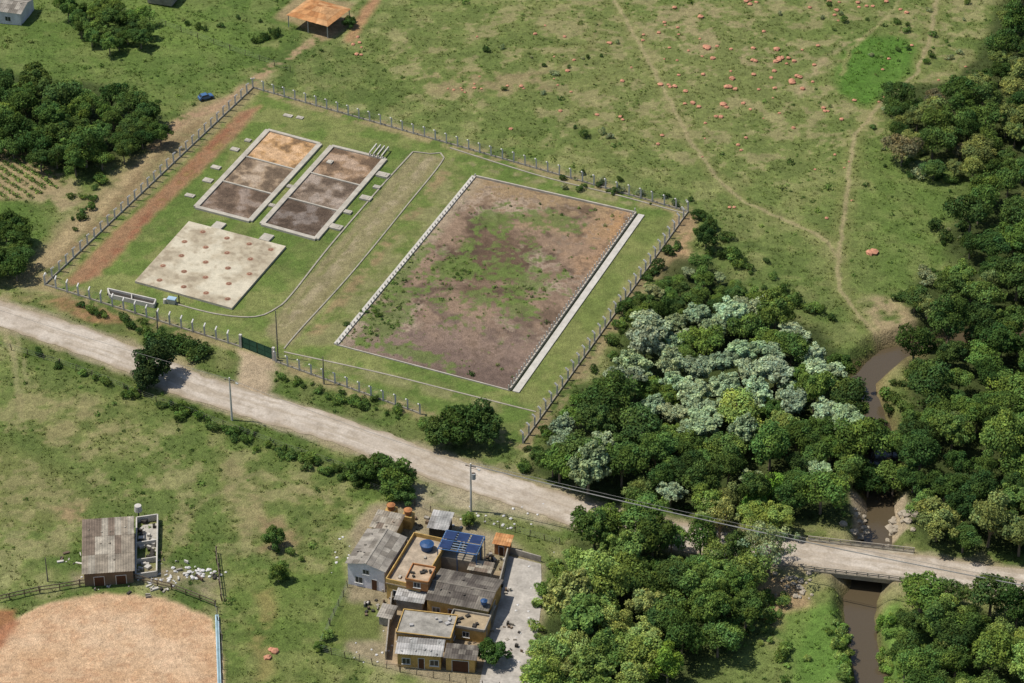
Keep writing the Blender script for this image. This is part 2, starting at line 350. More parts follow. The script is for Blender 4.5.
# ---------------------------------------------------------------- large bed
def bedcol(x,y,u,v):
    n1=fbm(x,y,9,4,70);n2=fbm(x,y,3,4,71);n3=fbm(x,y,.9,3,72);n4=fbm(x,y,5,5,77)
    c=np.tile(C(154,130,108),(len(x),1)); c=mixc(c,.8*sst(.45,.6,n1),C(136,114,96)) 
    c=mixc(c,.7*sst(.25,.0,v+.3*(n2-.5)),C(166,142,104)) 
    c=mixc(c,.85*sst(.7,1,u+.3*(n4-.5))*sst(.45,.1,v+.3*(n2-.5)),C(184,144,102))
    blot=np.exp(-(((u-.42)/.36)**2+((v-.42)/.24)**2)); c=mixc(c,.85*sst(.35,.7,blot*.6+n2*.6-.1),C(100,80,64))
    c=mixc(c,.75*sst(.52,.64,n4*.6+n2*.4),C(94,78,64))
    c=mixc(c,.75*sst(.6,.9,v+.3*(n2-.5)),C(138,118,106)); c=mixc(c,.7*sst(.53,.64,n3*.4+n1*.6),C(182,162,140))
    c=mixc(c,.6*sst(.8,.98,v+.25*(n4-.5))*sst(.3,.6,u),C(96,80,72))
    c=mixc(c,.5*sst(.56,.68,n3),C(90,74,60)); c=mixc(c,.6*sst(.10,.03,u+.04*(n2-.5)),C(178,162,136))
    def g(cu,cv,a,b,th=.52):
        nonlocal c
        e=np.exp(-(((u-cu)/a)**2+((v-cv)/b)**2)); c=mixc(c,.8*sst(th-.02,th+.09,e*.36+n2*.3+n3*.36),C(102,118,60))
    g(.28,.5,.18,.1,.5); g(.15,.8,.16,.18,.48); g(.7,.48,.22,.1,.5); g(.75,.62,.14,.06); g(.05,.6,.06,.3,.5); g(.3,.2,.15,.1,.54); g(.4,.95,.3,.04,.5); g(.25,.36,.1,.06); g(.5,.5,.6,.5,.64); g(.55,.15,.3,.08,.55)
    return c*(.78+.44*n3)[:,None]
sheet("drying_bed_soil",BED,.06,130,240,bedcol,m_soil,.08)
def lerp(a,b,t): return (a[0]+(b[0]-a[0])*t,a[1]+(b[1]-a[1])*t)
def offs(a,b,d):
    L=math.hypot(b[0]-a[0],b[1]-a[1]); n=(-(b[1]-a[1])/L*d,(b[0]-a[0])/L*d); return (a[0]+n[0],a[1]+n[1]),(b[0]+n[0],b[1]+n[1])
def wall(b,a,c,w,z0,z1,m=0):
    p,q=offs(a,c,w/2); r,s=offs(a,c,-w/2); b.prism([p,q,s,r],z0,z1,m)
b=B()
TL,TR,BR,BL_=BED
wall(b,TL,BL_,.9,-.1,.32); wall(b,TL,TR,.3,-.1,.5,1); wall(b,BL_,BR,.22,-.1,.22,1); wall(b,TR,BR,.25,-.1,.6,1)
p,q=offs(TR,BR,1.15); wall(b,p,q,1.3,-.1,.2)
def posts(b,a,c,sp,h,w,z0=0,m=0,off=0):
    L=math.hypot(c[0]-a[0],c[1]-a[1]); n=int(L/sp); ang=math.atan2(c[1]-a[1],c[0]-a[0])
    for i in range(n+1):
        x,y=lerp(a,c,i/n); hh=h*random.uniform(.95,1.04); b.box((x,y,z0+hh/2),(w,w,hh),ang+random.uniform(-.05,.05),m)
p,q=offs(TR,BR,-.25); posts(b,p,q,1.25,1.35,.2,.0,0)
p,q=offs(TL,BL_,.25); posts(b,p,q,1.25,.8,.2,.0,0)
b.obj("drying_bed_wall",[m_white,m_conc])
# ---------------------------------------------------------------- two filter tanks
def tank(Q,cs,seed):
    root=empty("filter_tank"); b=B(); a,c,d,e=Q
    wall(b,a,e,1.1,-.1,.40);wall(b,c,d,1.1,-.1,.40);wall(b,a,c,.7,-.1,.43);wall(b,e,d,.9,-.1,.43)
    for t in (.345,.665): wall(b,lerp(a,e,t),lerp(c,d,t),.35,-.1,.37)
    b.obj("concrete_rim",[m_conc],root)
    def f(x,y,u,v):
        n2=fbm(x,y,2.5,4,80+seed); n3=fbm(x,y,.8,3,81+seed)
        cc=np.tile(cs[0],(len(x),1)); cc=mixc(cc,(v>.345)*1.0,cs[1]); cc=mixc(cc,(v>.665)*1.0,cs[2])
        cc=cc*(.68+.56*n2)[:,None]; cc=mixc(cc,.7*sst(.50,.64,n2),cc*1.0+.09); cc=mixc(cc,.6*sst(.5,.36,n2),C(84,70,58)); return cc*(.72+.56*n3)[:,None]
    s=sheet("sludge_surface",Q,.12,50,110,f,m_soil,.08); s.parent=root
tank(TA,[C(194,154,108),C(166,144,118),C(132,112,94)],1)
tank(TB,[C(160,132,104),C(144,126,108),C(108,92,78)],9)
# ---------------------------------------------------------------- slab with manholes
root=empty("reactor_slab")
def slabc(x,y,u,v):
    n=fbm(x,y,4,4,90);n3=fbm(x,y,.9,3,91); c=np.tile(C(208,198,174),(len(x),1)); c=mixc(c,.75*sst(.38,.62,n),C(184,170,144)); c=mixc(c,.75*sst(.50,.68,n3*.5+n*.5),C(148,134,112))
    return c*(.86+.28*n3)[:,None]
b=B(); b.prism(SLAB,-.1,.45)
for (u,v) in ((218,231),(266,243)):
    x,y=G(u,v); 
    ang=math.atan2(SLAB[1][1]-SLAB[0][1],SLAB[1][0]-SLAB[0][0]); b.box((x,y+1.6,.15),(2.2,2.4,.5),ang)
b.obj("concrete_deck",[m_conc],root)
s=sheet("deck_top",SLAB,.455,90,90,slabc,attr_mat("aged_concrete",[(.8,.86,1.1),(6,.8,1.12)],bst=.2,bd=.03)); s.parent=root
b=B(); m_rust=mat("rusty_cover",(146,104,84)); 
for j,vv in enumerate((.1,.3,.5,.7,.9)):
    for uu in ((.12,.34,.56,.8) if j%2 else (.2,.45,.68,.9)):
        t=lerp(SLAB[0],SLAB[3],vv); r=lerp(SLAB[1],SLAB[2],vv); x,y=lerp(t,r,uu)
        b.cyl((x,y,.45),(x,y,.53),.42,.42,14,0); b.cyl((x,y,.53),(x,y,.58),.2,.18,10,1)
        b.cyl((x,y,.452),(x,y,.468),.62,.62,14,1)
b.obj("manhole_covers",[m_rust,mat("cover_frame",(170,138,114))],root)
def kerb(name,pts,w=.22,h=.14,m=None):
    b=B(); P=GL(pts)
    R=resample(P,1.5)
    for i in range(len(R)-1): wall(b,tuple(R[i]),tuple(R[i+1]),w,-.1,h)
    b.obj(name,[m or m_kerb])
kerb("lane_kerb",[(413,152),(380,188),(330,246),(292,294),(277,308),(255,317),(215,314),(165,301)],.3)
kerb("lane_kerb",[(413,152),(430,154),(444,158),(405,208),(350,275),(300,330),(284,349)],.26)
kerb("drain_channel",[(284,352),(380,373),(460,393),(536,412)],.3,.1)
kerb("drain_channel",[(450,148),(540,176),(620,196),(686,214)],.3,.12)
b=B()
for (u,v,w,d,h) in [(208,181,2,1.4,.3),(216,168,2,1.2,.3),(235,150,1.8,1.2,.3),(383,176,2.6,1.6,.45),(377,188,1.5,1,.4),(366,199,2.4,1.5,.4),(348,213,1.6,1.1,.4),(336,228,2.6,1.6,.4),(248,141,1.3,1,.3),(288,116,2,1,.2),(300,118,1.5,1,.2),(190,196,2,1.1,.25),(330,163,1.2,1.2,.4),(272,206,1.2,1,.3),(290,187,1.2,1,.3)]:
    x,y=G(u,v); b.box((x,y,h/2),(w,d,h),-.42); b.box((x,y,h+.03),(w*.55,d*.55,.06),-.42)
b.obj("inspection_boxes",[m_conc])
b=B()
for k in range(4):
    x,y=G(372+k*4,152-k*0+(k*1)); b.beam((x-.4,y-2,1.0),(x+.9,y+1.6,1.0),.22); b.beam((x-.4,y-2,0),(x-.4,y-2,1.0),.2); b.beam((x+.9,y+1.6,0),(x+.9,y+1.6,1.0),.2)
b.obj("concrete_pipe_rack",[m_white])
b=B(); p=G(108,292);q=G(156,303); wall(b,p,q,.25,0,.9); p2=G(110,298);q2=G(154,308); 
wall(b,p2,q2,.25,0,.9); wall(b,p,p2,.25,0,.88); wall(b,q,q2,.25,0,.88); wall(b,lerp(p,q,.5),lerp(p2,q2,.5),.2,0,.86)
wall(b,lerp(p,p2,.3),lerp(q,q2,.3),1.1,0,.4,1); b.obj("screening_channel",[m_white,m_dark])
b=B(); x,y=G(172,303); b.box((x,y,.5),(1.5,1.0,1.0),-.3,0); b.box((x,y,1.06),(1.7,1.2,.12),-.3,1); b.cyl((x+1.4,y-.2,0),(x+1.4,y-.2,1.9),.12,.12,8,2); b.cyl((x-1.3,y,.0),(x-1.3,y,.9),.4,.35,10,0); b.obj("control_cabinet",[m_white,mat("blue_paint_roof",(166,190,206)),m_dark])
# ---------------------------------------------------------------- fences
def fence(name,pts,sp,h,w,base=0,arm=0,mats=None,wires=5,wr=.02,outward=1,jit=.02,rails=0):
    P=GL(pts); b=B()
    for i in range(len(P)-1):
        a,c=P[i],P[i+1]; L=math.hypot(c[0]-a[0],c[1]-a[1]); n=max(1,int(L/sp)); ang=math.atan2(c[1]-a[1],c[0]-a[0]); nx_,ny_=-math.sin(ang)*outward,math.cos(ang)*outward
        if base: wall(b,a,c,.2,-.2,base,2)
        last=None
        for k in range(n+1):
            x,y=lerp(a,c,k/n); z=hz1(x,y); lx,ly=random.uniform(-jit,jit)*3,random.uniform(-jit,jit)*3
            top=(x+lx,y+ly,z+h*random.uniform(.97,1.03)); b.beam((x,y,z-.2),top,w,w,0)
            if arm: b.beam(top,(top[0]+nx_*arm,top[1]+ny_*arm,top[2]+arm*.9),w*.8,w*.8,0)
            if last:
                for j in range(wires):
                    t=(j+1)/wires; b.beam((last[0][0],last[0][1],last[1]+h*t*.97),(x,y,z+h*t*.97),wr,wr,1)
                for j in range(rails):
                    t=(j+1)/rails; b.beam((last[0][0],last[0][1],last[1]+h*t*.9),(x,y,z+h*t*.9),.09,.14,0)
            last=((x,y),z)
    b.obj(name,mats or [m_post,m_steel,m_kerb])
fence("compound_fence",[(240,347),(45,285),(253,88),(688,212),(523,443)],2.6,2.2,.3,.32,.5,outward=-1)
fence("compound_fence",[(276,362),(420,414)],2.6,2.2,.3,.32,.5,outward=-1)
b=B(); p=G(241,347);q=G(274,360)
for t in (0,1):
    x,y=lerp(p,q,t); b.box((x,y,1.4),(.5,.5,2.8),-.35,1)
for t0,t1 in ((.04,.49),(.51,.96)):
    a=lerp(p,q,t0);c=lerp(p,q,t1); wall(b,a,c,.06,.2,2.4,0)
    for z in (.2,1.3,2.4): b.beam((*a,z),(*c,z),.1,.1,2)
    for t in (0,.5,1): x,y=lerp(a,c,t); b.beam((x,y,.15),(x,y,2.45),.1,.1,2)
b.obj("gate",[mat("green_gate_sheet",(52,88,68)),m_white,mat("green_gate_frame",(36,66,50))])
wm=[m_wood,m_steel,m_kerb]
fence("pasture_fence",[(-20,607),(40,594),(80,588),(130,581),(172,590),(215,606)],2.4,1.4,.14,mats=wm,wires=3,rails=2,jit=.06)
fence("pasture_fence",[(215,606),(222,640),(224,700)],2.2,1.4,.14,mats=wm,wires=3,jit=.06)
fence("pasture_fence",[(216,552),(222,600)],1.6,1.6,.18,mats=wm,wires=3,rails=2,jit=.06)
fence("pasture_fence",[(352,578),(330,625),(318,650),(400,672),(500,690)],2.4,1.5,.12,mats=wm,wires=4,jit=.06)
fence("pasture_fence",[(370,487),(430,512),(470,520),(560,545)],2.8,1.4,.12,mats=wm,wires=4,jit=.06)
fence("pasture_fence",[(60,-10),(150,20),(230,50),(290,72)],4,1.4,.12,mats=wm,wires=3,jit=.06)
fence("pasture_fence",[(-20,340),(60,364),(140,396),(240,432),(350,470)],3.2,1.3,.12,mats=wm,wires=3,jit=.06)
b=B(); p=G(217,617);q=G(220,700); wall(b,p,q,.6,0,.5); wall(b,p,q,.3,.5,.55,1); b.obj("water_trough",[mat("pale_blue_paint",(188,212,220)),mat("trough_water",(130,156,162))])
# ---------------------------------------------------------------- poles and cables
tops={}
def pole(u,v,h,arm=True,trafo=False,key=None,r=.15,lamp=False):
    b=B(); x,y=G(u,v); z=hz1(x,y); b.cyl((x,y,z-.3),(x,y,z+h),r*1.25,r*.75,10,0)
    if arm:
        b.beam((x-.9,y+.3,z+h-.6),(x+.9,y-.3,z+h-.6),.12,.12,1)
        for t in (-.8,0,.8): b.cyl((x+t,y-t*.33,z+h-.54),(x+t,y-t*.33,z+h-.3),.07,.05,6,2)
    if trafo:
        b.cyl((x+.5,y-.35,z+h-3),(x+.5,y-.35,z+h-1.9),.38,.38,12,2); b.box((x+.45,y-.3,z+h-1.85),(.5,.3,.12),0,1); b.beam((x,y,z+h-2.9),(x+.5,y-.3,z+h-2.9),.1,.1,1)
    if lamp:
        b.beam((x,y,z+h-1),(x+1.2,y-1.0,z+h-.5),.07,.07,1); b.box((x+1.4,y-1.15,z+h-.48),(.6,.25,.14),-.7,2)
    b.obj("utility_pole",[m_pole,m_wood,mat("insulator_grey",(175,178,175))]); tops[key]=(x,y,z+h-.3)
m_pole=mat("pole_concrete_pale",(222,216,204))
pole(232,420,9.3,True,False,'a',lamp=True,r=.17); pole(471,511,10.2,True,True,'b',lamp=True,r=.18); pole(1130,655,10,True,False,'c'); pole(-90,318,9.3,True,False,'z')
m_pole=mat("pole_concrete_dark",(126,120,108))
pole(278,358,10.5,False,False,'d',.12); pole(158,334,5.0,False,False,'e',.12); pole(324,384,6,False,False,'f',.12); pole(48,583,5,False,False,'g',.1)
def cable(a,c,r,sag,n=24,dz=0,dy=0):
    b=B(); last=None
    for k in range(n+1):
        t=k/n; p=(a[0]+(c[0]-a[0])*t,a[1]+(c[1]-a[1])*t+dy,a[2]+(c[2]-a[2])*t-4*sag*t*(1-t)+dz)
        if last: b.cyl(last,p,r,r,6)
        last=p
    b.obj("power_cable",[mat("cable_aluminium",(150,148,142))])
cable(tops['b'],tops['c'],.09,1.2); cable(tops['b'],tops['c'],.03,1.0,dz=.3,dy=.4)
cable(tops['a'],tops['b'],.03,.7); cable(tops['z'],tops['a'],.025,.7)
# ---------------------------------------------------------------- river, bridge
def watc(x,y,s,l): return np.tile(C(112,92,70),(len(x),1))
m_w,ntw,bw=newmat("muddy_water"); bw.inputs["Base Color"].default_value=(*C(96,84,64,.7),1); bw.inputs["Roughness"].default_value=.1; bw.inputs["Specular IOR Level"].default_value=.5
bump(ntw,bw,noise_fac(ntw,1.5,0,1),.2,.08)
strip("river",RIV,11,-2.8,5,watc,m_w,rag=.1)
b=B()
A=np.array(G(806,555.5)); Bp=np.array(G(912,567.5)); T=(Bp-A)/np.linalg.norm(Bp-A); N=np.array([-T[1],T[0]])
hw=4.1
b.prism([tuple(A+N*hw),tuple(Bp+N*hw),tuple(Bp-N*hw),tuple(A-N*hw)],-.75,.02,0)
for sgn in (-1,1):
    k0=A+N*sgn*hw; k1=Bp+N*sgn*hw; wall(b,tuple(k0),tuple(k1),.35,.0,.28,0)
for P_,w in ((A,1),(Bp,1)):
    q0=P_+N*(hw+.3); q1=P_-N*(hw+.3); wall(b,tuple(q0),tuple(q1),1.0,-4.2,-.755,1)
for P_,dx in ((A,-1),(Bp,1)):
    for sgn in (-1,1):
        q0=P_+N*sgn*(hw+.3); q1=q0+N*sgn*3.2+T*dx*3.5; wall(b,tuple(q0),tuple(q1),.45,-4.2,-.05,1)
b2=B()
for sgn in (-1,1):
    L=np.linalg.norm(Bp-A); n=int(L/1.7)
    for k in range(n+1):
        p=A+T*L*k/n+N*sgn*hw; b2.box((p[0],p[1],.65),(.18,.18,.8),math.atan2(T[1],T[0]),0)
    for z in (.6,1.0): p=A+N*sgn*hw;q=Bp+N*sgn*hw; b2.beam((p[0],p[1],z),(q[0],q[1],z),.12,.14,0)
root=empty("road_bridge"); b.obj("deck_and_abutments",[mat("bridge_concrete",(172,162,142)),mat("stone_abutment",(144,132,114))],root); b2.obj("railing",[mat("railing_concrete",(180,170,152))],root)
def rocks(name,areas,mt):
    V=[];F_=[]
    for (u,v,spu,spv,n,r0,r1) in areas:
        for _ in range(n):
            x,y=G(u+random.gauss(0,spu),v+random.gauss(0,spv),-1 if name=="river_rocks" else 0); z=hz1(x,y); r=random.uniform(r0,r1); n0=len(V)
            for th in (.0,.9,1.7,2.6):
                for k in range(6):
                    a=k*math.pi/3+th; rr=r*math.sin(min(th+.35,2.9))*random.uniform(.75,1.2); V.append((x+rr*math.cos(a),y+rr*math.sin(a),z+r*.75*math.cos(th)*random.uniform(.85,1.1)))
            for t in range(3):
                for k in range(6): F_.append((n0+t*6+k,n0+t*6+(k+1)%6,n0+(t+1)*6+(k+1)%6,n0+(t+1)*6+k))
            F_.append((n0,n0+1,n0+2,n0+3)); F_.append((n0,n0+3,n0+4,n0+5))
    link(name,mknp(name,V,F_,None,[mt]))
rocks("river_rocks",[(880,522,14,8,120,.3,1.0),(800,590,10,8,30,.2,.6)],mat("river_stone",(176,164,144)))
rocks("rubble",[(200,573,12,3,40,.12,.45),(500,520,20,8,24,.15,.35),(165,578,12,4,24,.1,.35),(120,583,20,3,14,.1,.25),(520,620,10,25,16,.1,.3),(385,650,20,8,16,.1,.3),(345,560,12,18,10,.1,.3)],mat("white_rubble",(218,215,210)))
rocks("termite_mounds",[(700,20,1,1,1,.8,.9),(748,3,3,2,3,.5,.8),(710,45,4,3,3,.5,.8),(776,58,8,6,8,.5,.85),(790,80,3,3,3,.6,.9),(735,95,6,6,5,.5,.8),(718,118,3,3,2,.5,.7),(640,40,2,2,2,.4,.6),(660,140,4,3,2,.4,.6),(672,88,3,3,3,.4,.7),(872,253,1,1,2,.9,1.1),(270,655,3,4,3,.4,.8),(735,205,2,2,2,.4,.6),(470,90,20,6,10,.25,.5),(600,70,70,30,22,.25,.6),(740,60,70,38,50,.3,.65),(880,60,50,50,18,.25,.55),(780,150,70,30,16,.25,.5),(620,120,2,2,2,.4,.6),(845,8,30,8,10,.4,.7),(360,45,5,8,6,.3,.6)],mat("termite_earth",(204,146,116)))
# ---------------------------------------------------------------- buildings
m_fib=[mat("fibre_roof_a",(160,152,140),lo=.55),mat("fibre_roof_b",(178,170,156),lo=.55),mat("fibre_roof_c",(138,130,118),lo=.55)]
m_drk=[mat("old_roof_a",(122,114,104),lo=.5),mat("old_roof_b",(138,130,118),lo=.5),mat("old_roof_c",(102,94,86),lo=.5)]
m_brn=[mat("rust_roof_a",(160,148,130),lo=.5),mat("rust_roof_b",(138,122,106),lo=.5),mat("rust_roof_c",(182,172,154),lo=.5)]
m_wht=[mat("pale_roof_a",(198,194,188),lo=.55),mat("pale_roof_b",(178,176,170),lo=.55),mat("pale_roof_c",(156,152,146),lo=.55)]
m_til=[mat("clay_tile_a",(206,150,98),lo=.6),mat("clay_tile_b",(192,134,84),lo=.6),mat("clay_tile_c",(214,164,114),lo=.6)]
m_yel=mat("ochre_wall",(208,172,104),lo=.6,scale=.9); m_org=mat("orange_wall",(194,136,86),lo=.65); m_lil=mat("white_wall",(226,222,226),lo=.8); m_glass=mat("window_glass",(46,52,58),.2,spec=.6); m_frame=mat("window_frame",(225,222,215)); m_door=mat("brown_door",(92,62,44)); m_grey=mat("bare_render",(174,166,152),lo=.55)
def corr(b,P0,P1,Q1,Q0,pitch=.42,amp=.05,rows=3):
    P0,P1,Q0,Q1=map(Vector,(P0,P1,Q0,Q1)); n=max(4,int((P1-P0).length/pitch)*2)
    shift=[random.randint(0,2) for _ in range(999)]
    for r in range(rows):
        t0,t1=r/rows,(r+1)/rows; lift=.03*(rows-r)
        for k in range(n):
            a,c=k/n,(k+1)/n; z0=amp*(k%2)+lift; z1=amp*((k+1)%2)+lift
            A_=P0.lerp(P1,a).lerp(Q0.lerp(Q1,a),t0); B_=P0.lerp(P1,c).lerp(Q0.lerp(Q1,c),t0); C_=P0.lerp(P1,c).lerp(Q0.lerp(Q1,c),t1); D_=P0.lerp(P1,a).lerp(Q0.lerp(Q1,a),t1)
            for p,z in ((A_,z0),(B_,z1),(C_,z1),(D_,z0)): p.z+=z
            b.add([A_,D_,C_,B_],[(0,1,2,3)],shift[(k//5)*7+r*3])
def rect(pts,z):
    """fit a rectangle to surveyed roof corners (back-left, back-right, front-right, front-left)"""
    P=[np.array(G(u,v,z)) for u,v in pts]; c=sum(P)/4; ux=(P[1]-P[0]+P[2]-P[3]); ang=math.atan2(ux[1],ux[0]); w=np.linalg.norm(ux)/2
    vy=(P[0]-P[3]+P[1]-P[2])/2; n=np.array([-math.sin(ang),math.cos(ang)]); d=abs(vy@n); return c,w,d,ang
def house(name,pts,H,kind,wallm,roofs,rise=.8,z0=0,openings=(),over=.35,parapet=0,slope='f'):
    c,w,d,ang=rect(pts,H); root=empty(name); ca,sa=math.cos(ang),math.sin(ang)
    def W(x,y,z): return (c[0]+x*ca-y*sa,c[1]+x*sa+y*ca,z)
    iw,idp=w/2-over,d/2-over; b=B(); poly=[W(-iw,-idp,0)[:2],W(iw,-idp,0)[:2],W(iw,idp,0)[:2],W(-iw,idp,0)[:2]]
    if kind!='open': b.prism(poly,z0,H-.06 if kind!='flat' else H-.2,0)
    if kind=='gable':
        for s in (-1,1): b.add([W(-iw,s*idp,H-.061),W(iw,s*idp,H-.061),W(0,s*idp,H+rise*.93)],[(0,1,2)],0)
    if kind=='gablex':
        for s in (-1,1): b.add([W(s*iw,-idp,H-.061),W(s*iw,idp,H-.061),W(s*iw,0,H+rise*.93)],[(0,1,2)],0)
    if kind=='open':
        for x in (-iw,0,iw):
            for y in (-idp,idp): p=W(x,y,0); b.beam((p[0],p[1],z0),(p[0],p[1],H),.2,.2,0)
        q=[W(-iw*.9,idp*.1,0)[:2],W(iw*.3,idp*.1,0)[:2],W(iw*.3,idp*.9,0)[:2],W(-iw*.9,idp*.9,0)[:2]]; b.prism(q,z0,H-.3,0)
    b.obj("walls",[wallm],root)
    r=B(); hw_,hd=w/2,d/2
    if kind=='gable':
        e=H-.1; corr(r,W(0,hd,H+rise),W(0,-hd,H+rise),W(hw_,-hd,e),W(hw_,hd,e)); corr(r,W(0,-hd,H+rise),W(0,hd,H+rise),W(-hw_,hd,e),W(-hw_,-hd,e)); r.beam(W(0,-hd,H+rise+.12),W(0,hd,H+rise+.12),.35,.1,1)
    elif kind in('gablex',):
        e=H-.1; corr(r,W(-hw_,0,H+rise),W(hw_,0,H+rise),W(hw_,-hd,e),W(-hw_,-hd,e)); corr(r,W(hw_,0,H+rise),W(-hw_,0,H+rise),W(-hw_,hd,e),W(hw_,hd,e)); r.beam(W(-hw_,0,H+rise+.12),W(hw_,0,H+rise+.12),.35,.1,1)
    elif kind=='mono': corr(r,W(-hw_,hd,H+rise),W(hw_,hd,H+rise),W(hw_,-hd,H),W(-hw_,-hd,H))
    elif kind in('hip','open'):
        k=hd*.8; R0,R1=(-hw_+k,0,H+rise),(hw_-k,0,H+rise)
        corr(r,W(*R0),W(*R1),W(hw_,-hd,H),W(-hw_,-hd,H)); corr(r,W(*R1),W(*R0),W(-hw_,hd,H),W(hw_,hd,H))
        corr(r,W(*R1),W(R1[0],.01,R1[2]),W(hw_,hd,H),W(hw_,-hd,H)); corr(r,W(*R0),W(R0[0],-.01,R0[2]),W(-hw_,-hd,H),W(-hw_,hd,H))
    elif kind=='flat':
        q=[W(-hw_,-hd,0)[:2],W(hw_,-hd,0)[:2],W(hw_,hd,0)[:2],W(-hw_,hd,0)[:2]]; r.prism(q,H-.2,H,0)
        if parapet:
            for i in range(4):
                a,e=q[i],q[(i+1)%4]; mid=c
                ia=tuple(np.array(a)+(np.array(mid)-np.array(a))*.02); ie=tuple(np.array(e)+(np.array(mid)-np.array(e))*.02); wall(r,ia,ie,.16,H,H+parapet,1)
        for _ in range(5):
            x,y=random.uniform(-hw_*.75,hw_*.75),random.uniform(-hd*.75,hd*.75); p=W(x,y,0); r.box((p[0],p[1],H+.15),(random.uniform(.3,.9),random.uniform(.3,.8),.3),ang+random.random(),2)
    if kind in('mono','gable','gablex') and w*d>18:   # loose weights and patches on the sheets
        for _ in range(7):
            x,y=random.uniform(-hw_*.8,hw_*.8),random.uniform(-hd*.8,hd*.8)
            zz=H+(rise*(y+hd)/d if kind=='mono' else rise*(1-abs(x)/hw_) if kind=='gable' else rise*(1-abs(y)/hd))+.17
            p=W(x,y,zz); r.box(p,(random.uniform(.2,.5),random.uniform(.15,.3),.12),ang+random.random()*3,random.randint(0,2))
    r.obj("roof",roofs,root)
    o=B()
    for (sd_,t,wz,wd_,hh,kd) in openings:
        if sd_=='f': base=W(-iw+2*iw*t,-idp-.02,0); a2=ang
        elif sd_=='l': base=W(-iw-.02,-idp+2*idp*t,0); a2=ang+math.pi/2
        else: base=W(iw+.02,-idp+2*idp*t,0); a2=ang+math.pi/2
        zc=z0+wz+hh/2; o.box((base[0],base[1],zc),(wd_+.2,.06,hh+.2),a2,1); o.box((base[0],base[1],zc),(wd_,.11,hh),a2,2 if kd=='d' else 0)
        if kd=='w': o.box((base[0],base[1],zc),(.06,.15,hh),a2,1); o.box((base[0],base[1],zc-hh/2-.14),(wd_+.35,.3,.07),a2,1)
    if openings: o.obj("windows_and_doors",[m_glass,m_frame,m_door],root)
    return W
house("white_house",[(363,527),(403,536),(390,573),(349,564)],4.6,'gable',m_lil,m_fib,.7,openings=[('f',.3,.9,1.2,1.1,'w'),('f',.72,0,.9,2.1,'d'),('f',.5,3.0,1.0,.8,'w'),('l',.3,1,1.2,1,'w'),('l',.7,1,1.2,1,'w')])
house("lean_to_shed",[(377,511),(404,516),(398,533),(370,527)],2.8,'mono',m_yel,m_brn,.3,openings=[('f',.5,0,.9,2,'d')])
house("terrace_house",[(406,534),(441,541),(428,592),(394,584)],3.4,'flat',m_yel,[mat("terrace_tile",(192,174,150),lo=.55),m_yel,m_conc],parapet=.8,over=.1,openings=[('f',.3,.9,1.2,1.1,'w'),('r',.5,.9,1.2,1.1,'w'),('f',.75,0,.9,2.1,'d')])
house("roof_room",[(411,564),(434,568),(430,584),(407,580)],5.2,'flat',m_org,[mat("room_slab",(196,170,140),lo=.6),m_org,m_dark],z0=3.4,parapet=.35,over=.1,openings=[('f',.5,.6,1,.9,'w')])
house("ochre_house",[(437,567),(500,579),(492,612),(428,600)],3.5,'gablex',m_yel,m_drk,.55,openings=[('f',.15,.9,1.2,1,'w'),('f',.4,0,.9,2.1,'d'),('f',.62,.9,1.2,1,'w'),('f',.87,.9,1.1,1,'w'),('r',.5,.9,1.2,1.1,'w')])
house("concrete_annex",[(403,609),(457,616),(452,639),(396,633)],3.0,'flat',m_yel,[mat("grey_slab",(174,168,156),lo=.55),m_yel,m_wht[0]],parapet=.2,over=.12,openings=[('r',.5,.9,1,1,'w'),('l',.5,0,.9,2,'d')])
house("front_house",[(399,639),(446,643),(442,657),(394,654)],3.0,'mono',m_yel,m_wht,.5,openings=[('f',.2,.9,1.2,1,'w'),('f',.55,0,.9,2.1,'d'),('f',.85,.9,1.3,1,'w')])
house("garage",[(447,645),(480,648),(476,661),(443,658)],2.8,'mono',m_yel,m_drk,.35,openings=[('f',.5,0,2.6,2.2,'d')])
house("small_shed",[(433,511),(454,514),(448,531),(427,528)],2.6,'mono',m_dark,m_wht,.25)
house("garden_kiosk",[(495,534),(513,537),(511,547),(493,544)],2.4,'mono',m_org,m_til,.3,openings=[('f',.5,0,.8,1.8,'d')])
house("store_room",[(452,610),(490,617),(486,632),(448,626)],2.6,'flat',m_yel,[mat("patio_slab",(184,164,132),lo=.6),m_grey,m_dark],parapet=.4,over=.1,openings=[('f',.5,.9,1,.9,'w')])
house("laundry_lean_to",[(398,588),(428,593),(424,604),(394,600)],2.5,'mono',m_grey,m_wht,.3)
house("porch",[(470,560),(494,564),(492,574),(468,570)],2.5,'mono',m_grey,m_brn,.2)
house("hen_house",[(381,604),(396,607),(393,620),(378,617)],1.8,'mono',m_grey,m_fib,.2)
house("tile_roof_pavilion",[(307,-3),(348,8),(331,28),(289,16)],3.0,'open',m_white,m_til,1.3)
house("far_farmhouse",[(-10,-8),(36,-2),(20,14),(-25,8)],3.2,'gablex',m_lil,m_fib,.8,openings=[('f',.7,.9,1.2,1,'w')])
house("far_barn",[(152,-16),(178,-12),(174,-2),(146,-6)],2.4,'mono',m_grey,m_brn,.3)
W=house("cattle_shed",[(84,522),(135,519),(134,571),(80,575)],3.0,'mono',m_wood,m_brn,.5,openings=[('f',.3,0,1.6,2.0,'d'),('f',.75,0,1.6,2,'d')])
b=B(); Q=GL([(137,523),(158,520),(157,577),(136,580)])
for i in range(4): wall(b,Q[i],Q[(i+1)%4],.22,0,1.3)
wall(b,lerp(Q[0],Q[3],.45),lerp(Q[1],Q[2],.45),.2,0,1.28); wall(b,lerp(Q[0],Q[3],.75),lerp(Q[1],Q[2],.75),.2,0,1.28)
